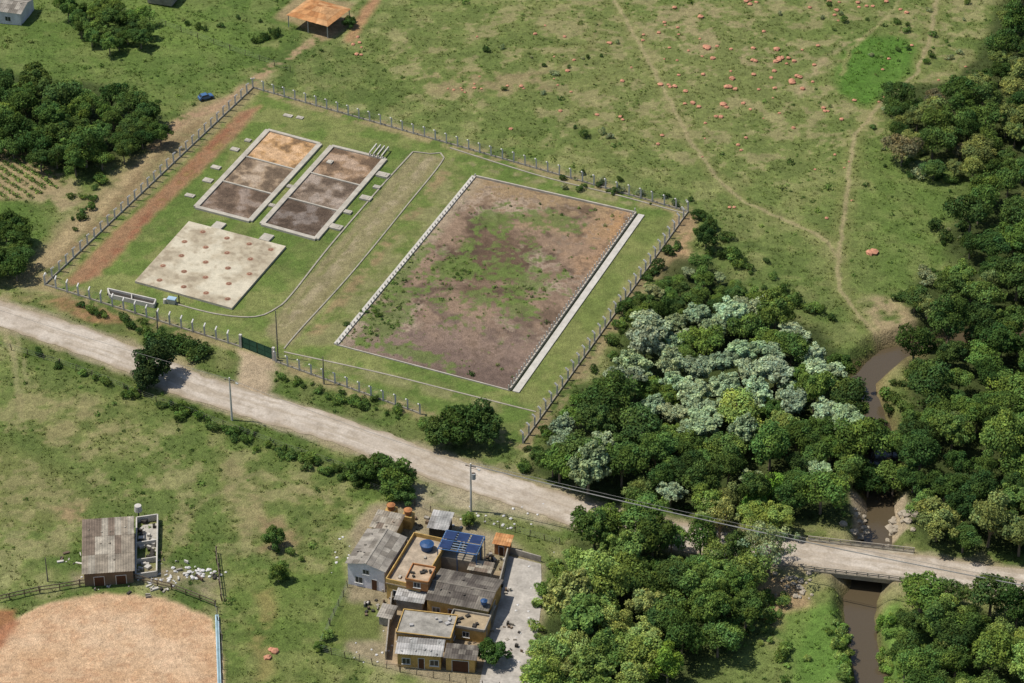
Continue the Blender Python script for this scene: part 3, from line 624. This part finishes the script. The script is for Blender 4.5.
b.prism([lerp(Q[0],Q[2],.06),lerp(Q[1],Q[3],.06),lerp(Q[2],Q[0],.06),lerp(Q[3],Q[1],.06)],-.1,.08,2)
for _ in range(30):
    t=random.random();x,y=lerp(lerp(Q[0],Q[3],t),lerp(Q[1],Q[2],t),random.uniform(.12,.88)); b.box((x,y,.35),(random.uniform(.3,1),random.uniform(.3,.9),random.uniform(.3,.9)),random.random()*3,random.choice((0,1,2,1)))
x,y=G(139,519); b.cyl((x,y,0),(x,y,1.8),.12,.12,8,1); b.cyl((x,y,1.8),(x,y,2.9),.7,.6,14,0); b.obj("milking_yard",[m_white,m_dark,mat("yard_concrete",(182,176,164))])
def tankw(name,u,v,z,r,h,mt):
    b=B(); x,y=G(u,v,z); b.cyl((x,y,z),(x,y,z+h),r*.85,r,20); b.cyl((x,y,z+h),(x,y,z+h+.12),r*1.06,r*1.06,20); b.cyl((x,y,z+h+.12),(x,y,z+h+.35),r*.95,r*.4,20); b.obj(name,[mt])
mb=mat("blue_plastic",(44,80,124),.5,spec=.4); mo=mat("clay_tank",(180,122,78))
tankw("water_tank",427,549,3.45,1.15,1.0,mb); tankw("water_tank",391,509,2.6,.7,.8,mo); tankw("water_tank",408,514,2.6,.7,.8,mo); tankw("water_tank",484,604,4.0,.55,.6,mb)
b=B()
for u,v in ((391,509),(408,514)):
    x,y=G(u,v,2.6); b.box((x,y,1.3),(1.8,1.8,2.55),-.3)
b.obj("tank_base",[m_yel])
b=B(); c,w,d,ang=rect([(446,531),(484,537),(477,556),(438,549)],4.6); ca,sa=math.cos(ang),math.sin(ang)
def W2(x,y,z): return (c[0]+x*ca-y*sa,c[1]+x*sa+y*ca,z)
for x in (-w/2,0,w/2):
    for y in (-d/2,0,d/2): b.beam(W2(x,y,0),W2(x,y,4.6),.16,.16,1)
    b.beam(W2(x,-d/2,4.6),W2(x,d/2,4.6),.16,.2,1)
for k in range(9):
    y=-d/2+d*k/8; b.beam(W2(-w/2,y,4.75),W2(w/2,y,4.75),.14,.1,2 if k%4 else 1)
for i_ in range(3):
    for j_ in range(2):
        x0=-w/2+w*i_/3+.15; x1=-w/2+w*(i_+1)/3-.15; y0=-d/2+d*j_/2+.2; y1=-d/2+d*(j_+1)/2-.2
        if (i_,j_)!=(1,0): b.add([W2(x0,y0,4.86),W2(x1,y0,4.86),W2(x1,y1,4.9),W2(x0,y1,4.9)],[(0,1,2,3)],0)
b.prism([W2(-w/2+.3,-d/2+.3,0)[:2],W2(w/2-.3,-d/2+.3,0)[:2],W2(w/2-.3,d/2-.3,0)[:2],W2(-w/2+.3,d/2-.3,0)[:2]],0,2.9,3)
b.obj("blue_roof_frame",[mat("navy_sheet",(44,62,100),.5),mat("blue_frame",(80,116,160)),mat("frame_slats",(150,165,180)),mat("shade_wall",(150,140,124))])
m_pave=mat("paving",(196,188,176),lo=.6,scale=.35); b=B()
b.prism(GL([(508,556),(541,564),(542,600),(530,690),(478,690),(488,645),(500,600)]),-.1,.06); b.obj("driveway",[m_pave])
b=B(); b.prism(GL([(400,560),(505,572),(500,640),(486,672),(385,664),(388,600)]),-.1,.05); b.obj("patio",[mat("patio_tile",(172,152,122),lo=.6)])
b=B()
P=GL([(508,556),(497,600),(486,640)]); wall(b,P[0],P[1],.2,0,2.0); wall(b,P[1],P[2],.2,0,2.0)
P=GL([(392,600),(386,660)]); wall(b,P[0],P[1],.2,0,1.8); P=GL([(505,552),(541,562)]); wall(b,P[0],P[1],.2,0,1.2)
b.obj("yard_wall",[m_grey])
b=B()
for _ in range(130):
    u,v=random.choice([(398,600),(440,560),(470,560),(420,526),(505,625),(492,560),(395,548),(385,600),(500,590),(440,634),(470,636),(510,650),(370,612)])
    x,y=G(u+random.gauss(0,7),v+random.gauss(0,6)); h=random.uniform(.12,.7); b.box((x,y,h/2),(random.uniform(.15,.9),random.uniform(.15,.6),h),random.random()*3,random.choice((0,1,5,3,1,3,1,5)))
for _ in range(60):
    u,v=random.choice([(110,582),(165,560),(195,575),(70,560),(150,590)])
    x,y=G(u+random.gauss(0,10),v+random.gauss(0,4)); h=random.uniform(.1,.5); b.box((x,y,h/2),(random.uniform(.2,1.3),random.uniform(.1,.5),h),random.random()*3,random.choice((0,1,5,3)))
b.obj("yard_clutter",[m_white,m_wood,m_org,m_dark,mb,m_grey])
def car(u,v,ang,mt):
    x0,y0=G(u,v); z0=hz1(x0,y0)+.05; prof=[(-2.05,.35),(-2.0,.85),(-1.75,.98),(-1.25,1.38),(.25,1.42),(.85,.98),(1.85,.82),(2.05,.6),(2.0,.35)]; root=empty("parked_car"); ca,sa=math.cos(ang)*.8,math.sin(ang)*.8
    def w(x,y,z): return (x0+x*ca-y*sa,y0+x*sa+y*ca,z0+z*.9)
    b=B(); n=len(prof); vs=[w(x,-.82*(1-.16*(z>1.2)),z) for x,z in prof]+[w(x,.82*(1-.16*(z>1.2)),z) for x,z in prof]
    b.add(vs,[tuple(range(n)),tuple(range(n,2*n))[::-1]]+[(i,(i+1)%n,n+(i+1)%n,n+i) for i in range(n)],0); b.obj("body",[mt],root)
    g=B()
    for s in (-1,1): g.add([w(-1.5,s*.83,1.0),w(.65,s*.83,1.0),w(.2,s*.74,1.34),w(-1.15,s*.74,1.34)],[(0,1,2,3)],0)
    g.add([w(.84,-.66,1.02),w(.84,.66,1.02),w(.3,.6,1.43),w(.3,-.6,1.43)],[(0,1,2,3)],0)
    g.add([w(-1.77,-.66,1.02),w(-1.77,.66,1.02),w(-1.32,.6,1.4),w(-1.32,-.6,1.4)],[(0,1,2,3)],0); g.obj("glass",[m_glass],root)
    t=B()
    for x in (-1.3,1.3):
        for s in (-1,1): t.cyl(w(x,s*.66,.32),w(x,s*.86,.32),.3,.3,14)
    t.obj("wheels",[m_dark],root)
car(206,99,.5,mat("blue_car_paint",(70,108,152),.4,spec=.5,lo=.95,hi=1.03))
# ---------------------------------------------------------------- vegetation
def leafmat(name,tr=.2):
    m=bpy.data.materials.new(name); m.use_nodes=True; nt=m.node_tree; nt.nodes.clear(); out=nt.nodes.new("ShaderNodeOutputMaterial")
    a=nt.nodes.new("ShaderNodeAttribute"); a.attribute_name="Col"; oi=nt.nodes.new("ShaderNodeObjectInfo")
    mu=nt.nodes.new("ShaderNodeVectorMath"); mu.operation='MULTIPLY'; nt.links.new(a.outputs["Color"],mu.inputs[0]); nt.links.new(oi.outputs["Color"],mu.inputs[1])
    d=nt.nodes.new("ShaderNodeBsdfDiffuse"); t=nt.nodes.new("ShaderNodeBsdfTranslucent"); mx=nt.nodes.new("ShaderNodeMixShader"); mx.inputs[0].default_value=tr
    nt.links.new(mu.outputs[0],d.inputs[0]); nt.links.new(mu.outputs[0],t.inputs[0]); nt.links.new(d.outputs[0],mx.inputs[1]); nt.links.new(t.outputs[0],mx.inputs[2]); nt.links.new(mx.outputs[0],out.inputs[0]); return m
m_leaf=leafmat("foliage"); m_bark=mat("bark",(140,126,108))
def unit(a): return a/(np.linalg.norm(a,axis=1)[:,None]+1e-9)
def leaves(P,Nn,size,r):
    n=len(P); a=unit(np.cross(Nn,r.normal(size=(n,3)))); b_=np.cross(Nn,a); s=size[:,None]; el=r.uniform(.5,.9,(n,1))
    V=np.stack([P-a*s,P-b_*s*el,P+a*s,P+b_*s*el],1).reshape(-1,3); return V,np.arange(4*n).reshape(n,4)
def tree_mesh(seed,R=5.,zc=6.,flat=.7,nl=24,n=8000,leaf=.22,lob=(.2,.4),trunk=True,spread=(.4,.85),hue=.15):
    r=np.random.default_rng(seed); d=unit(r.normal(size=(nl,3))); d[:,2]=np.where(d[:,2]<-.35,-d[:,2],d[:,2])
    asym=1+.22*np.sin(np.arctan2(d[:,1],d[:,0])*2+r.uniform(0,6))
    c=d*r.uniform(*spread,(nl,1))*R*asym[:,None]; c[:,2]*=flat; rad=R*r.uniform(*lob,nl)
    c=np.vstack([c,[[0,0,0]]]); rad=np.r_[rad,R*.5]; lb=r.uniform(.72,1.25,nl+1); lh=r.uniform(-1,1,nl+1)
    p=rad**2/np.sum(rad**2); idx=r.choice(nl+1,n,p=p); dd=unit(r.normal(size=(n,3))); dd[:,2]=np.where(r.random(n)<.55,np.abs(dd[:,2]),dd[:,2])
    lump=1+.2*np.sin(dd[:,0]*7+idx)*np.sin(dd[:,1]*6+idx*2)*1.0
    P=c[idx]+dd*(rad[idx]*r.uniform(.72,1.16,n)*lump)[:,None]*np.array([1,1,.85]); keep=np.ones(n,bool)
    for k in range(nl+1):
        q=np.linalg.norm((P-c[k])/np.array([1,1,.85]),axis=1)<rad[k]*.7; keep&=~(q&(idx!=k))
    P=P[keep];dd=dd[keep];idx=idx[keep]; n=len(P)
    Nn=unit(dd*.9+r.normal(size=(n,3))*.6+np.array([0,0,.4])); sz=leaf*r.uniform(.5,1.45,n)
    P[:,2]+=zc; V,F_=leaves(P,Nn,sz,r)
    br=lb[idx]*r.uniform(.6,1.4,n); h=lh[idx]*hue+r.normal(size=n)*.08
    col=np.stack([br*(1+h),br*(1+.25*h),br*(1-.6*h)],1); col=np.repeat(col,4,0); mi=np.zeros(n,int)
    if trunk:
        Vs=[V];Fs=[F_];nv=len(V); ms=[mi];cl=[col]
        def limb(p,q,r0,r1):
            nonlocal nv
            p=np.array(p,float);q=np.array(q,float); dr=(q-p)/np.linalg.norm(q-p); a=np.cross(dr,[.3,1,.1]); a/=np.linalg.norm(a); b2=np.cross(dr,a); t=np.arange(7)*2*math.pi/7
            ring=lambda P0,r_: P0+np.outer(np.cos(t),a)*r_+np.outer(np.sin(t),b2)*r_
            Vs.append(np.vstack([ring(p,r0),ring(q,r1)])); k=np.arange(7); Fs.append(np.stack([k,(k+1)%7,7+(k+1)%7,7+k],1)+nv); nv+=14; ms.append(np.ones(7,int)); cl.append(np.ones((14,3)))
        base=zc-R*flat*.75; base=max(base,zc*.35); limb((0,0,-.5),(.1,.05,base),.34,.24)
        for k in r.choice(nl,7,replace=False): limb((.1,.05,base-.1),tuple(c[k]*.8+np.array([0,0,zc])),.17,.05)
        V=np.vstack(Vs);F_=np.vstack(Fs);mi=np.concatenate(ms);col=np.vstack(cl)
    return mknp("tree_mesh_%d"%seed,V,F_,col,[m_leaf,m_bark],mi)
TM=[tree_mesh(s) for s in (1,2,3,4)]
TM+= [tree_mesh(11,flat=.95,zc=6.5,nl=30,lob=(.18,.33)),tree_mesh(12,flat=.6,nl=32,lob=(.15,.3),n=9000),tree_mesh(13,flat=.8,nl=36,lob=(.13,.28),n=9000)]
PT=[tree_mesh(21,flat=.75,nl=40,lob=(.13,.22),n=7500,leaf=.3,spread=(.5,.9),hue=.06),tree_mesh(22,flat=.8,nl=46,lob=(.12,.2),n=7500,leaf=.3,spread=(.45,.9),hue=.06)]
SP=[tree_mesh(31,flat=.7,nl=30,lob=(.12,.24),n=3800,leaf=.18,spread=(.5,1.0),zc=5.5)]
LOW=[tree_mesh(s,flat=.75,zc=3.4,nl=34,lob=(.15,.3),n=9500) for s in (51,52)]
BU=[tree_mesh(s,R=1.5,zc=.75,flat=.65,nl=10,n=1200,leaf=.14,lob=(.3,.5),trunk=False) for s in (41,42,43)]
dark=(84,106,54); mid=(102,126,62); bright=(134,154,80); yel=(148,158,90); silver=(164,178,138); olive=(122,132,76); deep=(68,90,46); gry=(142,150,106)
sil2=(154,170,128)
def put(mesh,name,x,y,s,col,sz=None):
    o=bpy.data.objects.new(name,mesh); sc.collection.objects.link(o); o.location=(x,y,hz1(x,y)-.1*s); o.scale=(s*random.uniform(.88,1.12),s*random.uniform(.88,1.12),(sz or s)*random.uniform(.85,1.2)); o.rotation_euler=(0,0,random.uniform(0,6.28))
    j=[random.uniform(.8,1.18)]*3; c=C(*col,1.0); o.color=(c[0]*j[0]*random.uniform(.9,1.08),c[1]*j[0],c[2]*j[0]*random.uniform(.9,1.1),1)
def T(u,v,R,col,ms=None,zs=1.0):
    s=R/5.3; z=6*s*zs; x,y=G(u,v,z*.95); put(random.choice(ms or TM),"tree",x,y,s,col,s*zs)
def TL_(u,v,R,col):
    s=R/5.0; x,y=G(u,v,3.2*s); put(random.choice(LOW),"tree",x,y,s,col,s)
def shrub(u,v,R,col): x,y=G(u,v,.6*R); put(random.choice(BU),"shrub",x,y,R/1.6,col)
def forest(px,rmin,rmax,pal,ms=None,tries=900,ov=.62,zs=1.0,placed=None,zc=5.5,rd=3.2):
    P=GL(px,zc); xs=[p[0] for p in P];ys=[p[1] for p in P]; placed=placed if placed is not None else []
    for _ in range(tries):
        x=random.uniform(min(xs),max(xs));y=random.uniform(min(ys),max(ys)); r=random.uniform(rmin,rmax)
        if float(sdf(P,np.array([x]),np.array([y]))[0])<r*.25: continue
        if any((x-a)**2+(y-b_)**2<((r+c_)*ov)**2 for a,b_,c_ in placed): continue
        if float(pl(RIV,np.array([x]),np.array([y]))[0])<rd or float(pl(road,np.array([x]),np.array([y]))[0])<4.6: continue
        if float(sdf(ROCKBAR,np.array([x]),np.array([y]))[0])>-1.0: continue
        placed.append((x,y,r)); s=r/5.3; cc=random.choice(pal); mm=ms or (PT if cc[2]>100 else TM)
        put(random.choice(mm),"tree",x,y,s,cc,s*zs)
    return placed
allp=[]
cen=[(600,375),(630,330),(690,300),(760,292),(815,330),(835,380),(800,420),(740,440),(700,425),(640,405)]
forest([(610,370),(640,320),(700,335),(720,400),(680,420),(620,395)],2.8,4.6,[silver,silver,sil2,mid,sil2],None,500,.6,1.0,allp)
forest(cen,2.4,4.6,[silver,silver,mid,sil2,bright,dark,silver,sil2],None,1500,.6,1.0,allp)
forest([(520,470),(545,425),(575,400),(600,380),(640,408),(700,428),(745,442),(800,425),(838,385),(820,330),(845,345),(862,400),(868,450),(850,500),(800,500),(740,495),(640,478),(580,490)],2.6,5.0,[dark,mid,mid,dark,bright,olive,deep,sil2,dark],None,2500,.6,1.0,allp)
forest([(640,290),(675,250),(700,248),(760,285),(830,320),(760,295),(690,300),(640,325),(620,340)],1.6,3.2,[dark,mid,gry,mid,deep],None,900,.6,.85,allp)
forest([(690,490),(740,500),(790,505),(770,525),(700,520)],3,4.5,[bright,yel,yel,mid],None,300,.55,1,allp)
forest([(1060,-40),(1010,-5),(1000,30),(985,60),(960,85),(890,85),(882,120),(900,150),(945,165),(990,165),(1060,160)],2.4,4.8,[deep,dark,olive,dark,olive,(116,112,82)],TM,1500,.6,.9,allp)
forest([(1080,150),(990,160),(975,185),(960,200),(965,240),(990,260),(935,268),(905,290),(905,325),(900,345),(915,380),(905,420),(885,440),(900,500),(930,530),(1080,545)],2.4,5.2,[deep,dark,mid,dark,mid,olive,dark,deep],TM,4500,.6,1.0,allp)
# canopy closing over the stream
forest([(862,415),(905,410),(925,440),(915,500),(855,490),(845,450)],2.2,4.2,[deep,dark,mid,dark],TM,900,.5,1,allp,rd=1.3)
forest([(535,690),(545,640),(560,580),(580,540),(605,560),(640,560),(665,600),(640,640),(650,690)],3.2,5.4,[bright,bright,yel,mid,bright],PT+TM,1200,.55,1.1,allp)
forest([(560,555),(580,525),(640,510),(700,530),(745,540),(760,570),(750,610),(720,640),(680,650),(640,620),(600,580)],2.8,4.8,[mid,dark,bright,mid,dark,mid],None,1500,.55,1.1,allp)
T(770,548,5.4,gry,SP); T(760,535,4,yel,SP); T(720,520,4,yel,SP); T(668,668,3.2,(126,158,66)); T(610,655,4,mid)
forest([(900,610),(950,575),(990,590),(1060,600),(1060,760),(930,760),(905,650)],2.6,4.6,[mid,dark,deep,bright,mid],None,900,.58,1.0,allp)
T(922,590,4.6,mid); T(955,650,3.5,olive,SP); T(940,625,3.5,dark); T(905,668,2.6,mid); T(604,522,3.6,mid); T(640,512,3.4,dark)
forest([(-60,55),(-10,60),(40,70),(85,78),(130,95),(160,105),(165,125),(110,150),(70,160),(0,140),(-60,120)],2.4,4.6,[dark,deep,mid,dark],None,1500,.56,.95,allp)
T(85,148,4.2,mid); T(55,118,4.2,dark); T(150,112,3.5,deep)
forest([(60,0),(95,-15),(150,0),(150,25),(100,38)],1.8,3.6,[deep,dark,mid],TM,500,.55,.9,allp)
forest([(-40,210),(20,215),(35,235),(15,262),(-40,262)],2.2,4,[deep,dark,dark],None,300,.55,.9,allp)
T(5,228,3.5,deep); T(20,238,3,dark)
TL_(153,366,4.6,(62,76,46)); TL_(146,380,3.0,(60,74,44)); TL_(458,424,5.6,(74,98,48)); TL_(440,430,4,dark); TL_(480,428,4.2,dark); TL_(378,468,3.8,dark); TL_(395,480,4.2,mid); TL_(362,468,3.0,dark); TL_(405,494,2.4,dark)
T(585,455,5.6,dark); T(560,460,4.5,mid); T(620,450,4,dark); TL_(275,537,2.4,dark); TL_(278,573,2.2,mid); TL_(490,652,3.0,deep); TL_(468,521,1.6,mid); T(755,500,3.2,(122,160,70)); T(770,490,3,(122,160,70)); T(706,240,2.6,deep); TL_(700,215,1.8,deep); TL_(710,225,1.8,dark); TL_(320,645,1.2,mid); TL_(327,635,1.2,bright); TL_(625,310,2.2,deep)
TL_(350,22,1.8,deep); T(68,100,3.5,deep)
def line_shrubs(pts,n,r0,r1,pal,jit=4):
    for _ in range(n):
        k=random.random()*(len(pts)-1); i_=int(k); t=k-i_; u=pts[i_][0]+(pts[i_+1][0]-pts[i_][0])*t+random.gauss(0,jit); v=pts[i_][1]+(pts[i_+1][1]-pts[i_][1])*t+random.gauss(0,jit*.5)
        x,y=G(u,v)
        if float(pl(road,np.array([x]),np.array([y]))[0])<4.4: continue
        shrub(u,v,random.uniform(r0,r1),random.choice(pal))
line_shrubs([(60,300),(130,325),(160,335),(205,352)],30,.5,1.4,[dark,deep,mid],6)
line_shrubs([(145,338),(180,345),(205,354)],26,1.0,2.2,[deep,dark],4)
line_shrubs([(20,345),(130,390),(200,418),(330,465),(370,480)],60,.4,1.3,[dark,mid,mid,deep],6)
line_shrubs([(190,412),(300,455),(360,475)],40,.5,1.4,[dark,mid],5)
line_shrubs([(270,372),(350,398),(430,425)],30,.4,1.2,[dark,mid],6)
line_shrubs([(700,225),(760,280),(840,320)],34,.6,1.6,[deep,dark,mid],8)
line_shrubs([(880,100),(900,160),(960,190),(940,260),(900,300)],46,.5,1.8,[deep,dark,gry],11)
line_shrubs([(520,470),(590,390),(640,290),(690,230)],44,.6,1.6,[deep,dark,mid],5)
line_shrubs([(560,560),(540,600),(530,680)],20,.6,1.4,[mid,bright],4)
line_shrubs([(780,590),(770,620),(790,680)],24,.5,1.4,[mid,bright],10)
line_shrubs([(850,370),(870,410),(862,440),(905,365),(900,420)],44,.8,1.9,[deep,dark,mid],6)
line_shrubs([(840,610),(843,650),(850,680)],36,.5,1.3,[(118,150,70),mid,bright],5)
line_shrubs([(884,612),(888,650),(892,680)],30,.5,1.3,[(118,150,70),mid,bright],5)
line_shrubs([(570,178),(620,188),(680,200)],20,.4,1.2,[deep,dark,gry],8)
line_shrubs([(470,110),(560,40),(600,150)],16,.4,1.2,[deep,dark,gry],25)
line_shrubs([(60,165),(100,180),(70,225)],20,.5,1.6,[deep,dark,mid],6)
line_shrubs([(170,30),(250,20),(280,40)],16,.5,1.3,[deep,dark],8)
line_shrubs([(340,330),(372,300),(380,320)],10,.3,.7,[dark,mid],3)
line_shrubs([(800,10),(960,20),(900,50)],24,.4,1.1,[dark,mid,gry],25)
line_shrubs([(265,520),(285,545),(275,580)],10,.4,1.0,[dark,mid],6)
def clumps(name,x,y,z,R_,palette,k=34):
    n=len(x); d=unit(rng.normal(size=(n*k,3))); d[:,2]=np.abs(d[:,2]); P=np.stack([np.repeat(x,k),np.repeat(y,k),np.repeat(z,k)],1)+d*(np.repeat(R_,k)*rng.uniform(.5,1.1,n*k))[:,None]
    V,F_=leaves(P,unit(d+rng.normal(size=(n*k,3))*.5),np.repeat(R_,k)*.28*rng.uniform(.6,1.3,n*k),rng)
    pal=np.array([C(*c_,1.0) for c_ in palette]); cw=pal[rng.integers(0,len(palette),n)]*rng.uniform(.8,1.3,(n,1)); cw=np.repeat(np.repeat(cw,k,0)*rng.uniform(.75,1.25,(n*k,1)),4,0)
    o=link(name,mknp(name,V,F_,cw,[m_leaf])); o.color=(1,1,1,1)
# crop rows
cx=[];cy=[]
dr=np.array(G(55,185))-np.array(G(0,150)); dr/=np.linalg.norm(dr); nr=np.array([-dr[1],dr[0]]); o0=np.array(G(5,172))
for r_ in np.arange(-26,26,2.0):
    for t in np.arange(-28,28,.6): p=o0+dr*(t+random.uniform(-.1,.1))+nr*(r_+random.uniform(-.12,.12)); cx.append(p[0]);cy.append(p[1])
cx=np.array(cx);cy=np.array(cy); ok=(sdf(CROP,cx,cy)>.2)&(rng.random(len(cx))<.9); cx=cx[ok];cy=cy[ok]
clumps("crop_rows",cx,cy,hz(cx,cy),rng.uniform(.45,.75,len(cx)),[mid,bright,dark],24)
# grass tufts
N=120000; x=rng.uniform(-122,122,N); y=rng.uniform(-102,146,N); gc=paint(x,y); z=hz(x,y)
nz=fbm(x,y,3,3,4)
ok=(gc[:,1]/gc[:,0]>1.0)&(pl(road,x,y)>4)&(z>-2.2)&(sdf(HYARD,x,y)<-1)
for Q in (BED,TA,TB,SLAB): ok&=sdf(Q,x,y)<-1.2
incomp=sdf(COMP,x,y)>-1
ok&=(rng.random(N)<np.where(incomp,.2,.2+.6*sst(.4,.6,nz)))
x=x[ok];y=y[ok];z=z[ok];gc=gc[ok];inc=incomp[ok];n=len(x)
k=5; px=np.repeat(x,k);py=np.repeat(y,k);pz=np.repeat(z,k); hgt=np.repeat(np.where(inc,.09,rng.uniform(.08,.3,n)),k)
a=rng.uniform(0,6.28,n*k); rr=rng.uniform(.02,.22,n*k)*(hgt/.3+.3); bx=px+np.cos(a)*rr; by=py+np.sin(a)*rr; wv=hgt*rng.uniform(.4,.8,n*k); ta=a+1.57+rng.uniform(-.6,.6,n*k)
V=np.stack([np.stack([bx-np.cos(ta)*wv,by-np.sin(ta)*wv,pz-.05],1),np.stack([bx+np.cos(ta)*wv,by+np.sin(ta)*wv,pz-.05],1),np.stack([bx+np.cos(a)*hgt*.8,by+np.sin(a)*hgt*.8,pz+hgt*rng.uniform(.6,1.1,n*k)],1)],1).reshape(-1,3)
cc=gc*(1.2*rng.uniform(.6,1.4,(n,1))); cc=np.repeat(np.repeat(cc,k,0)*rng.uniform(.8,1.2,(n*k,1)),3,0)
o=link("grass",mknp("grass",V,np.arange(len(V)).reshape(-1,3),cc,[m_leaf])); o.color=(1,1,1,1)
# weeds
N=14000; x=rng.uniform(-122,122,N); y=rng.uniform(-102,146,N); gc=paint(x,y); z=hz(x,y); nz=fbm(x,y,12,3,44)
ok=(gc[:,1]/gc[:,0]>1.0)&(pl(road,x,y)>4.6)&(sdf(COMP,x,y)<-.5)&(z>-2.6)&(sdf(HYARD,x,y)<-1)&(rng.random(N)<sst(.42,.62,nz)*.65+.10)
x=x[ok];y=y[ok];z=z[ok]; R_=np.exp(rng.normal(-1.5,.5,len(x)))
# weeds growing on the big bed
q=np.array(BED); m_=440; uu=np.r_[rng.normal(.28,.07,80),rng.normal(.15,.08,90),rng.normal(.7,.1,60),rng.uniform(.02,.98,150),rng.normal(.04,.03,60)]; vv=np.r_[rng.normal(.5,.05,80),rng.normal(.8,.09,90),rng.normal(.52,.06,60),rng.uniform(.02,.98,150),rng.uniform(.4,.95,60)]
uu=np.clip(uu,.02,.98);vv=np.clip(vv,.02,.98)
Pb=(q[0][None]*((1-uu)*(1-vv))[:,None]+q[1][None]*(uu*(1-vv))[:,None]+q[2][None]*(uu*vv)[:,None]+q[3][None]*((1-uu)*vv)[:,None])
x=np.r_[x,Pb[:,0]];y=np.r_[y,Pb[:,1]];z=np.r_[z,np.full(m_,.05)];R_=np.r_[R_,np.exp(rng.normal(-1.5,.45,m_))]
clumps("pasture_weeds",x,y,z,R_,[dark,mid,deep,olive,mid,(108,128,60)])
print("objects",len(bpy.data.objects))
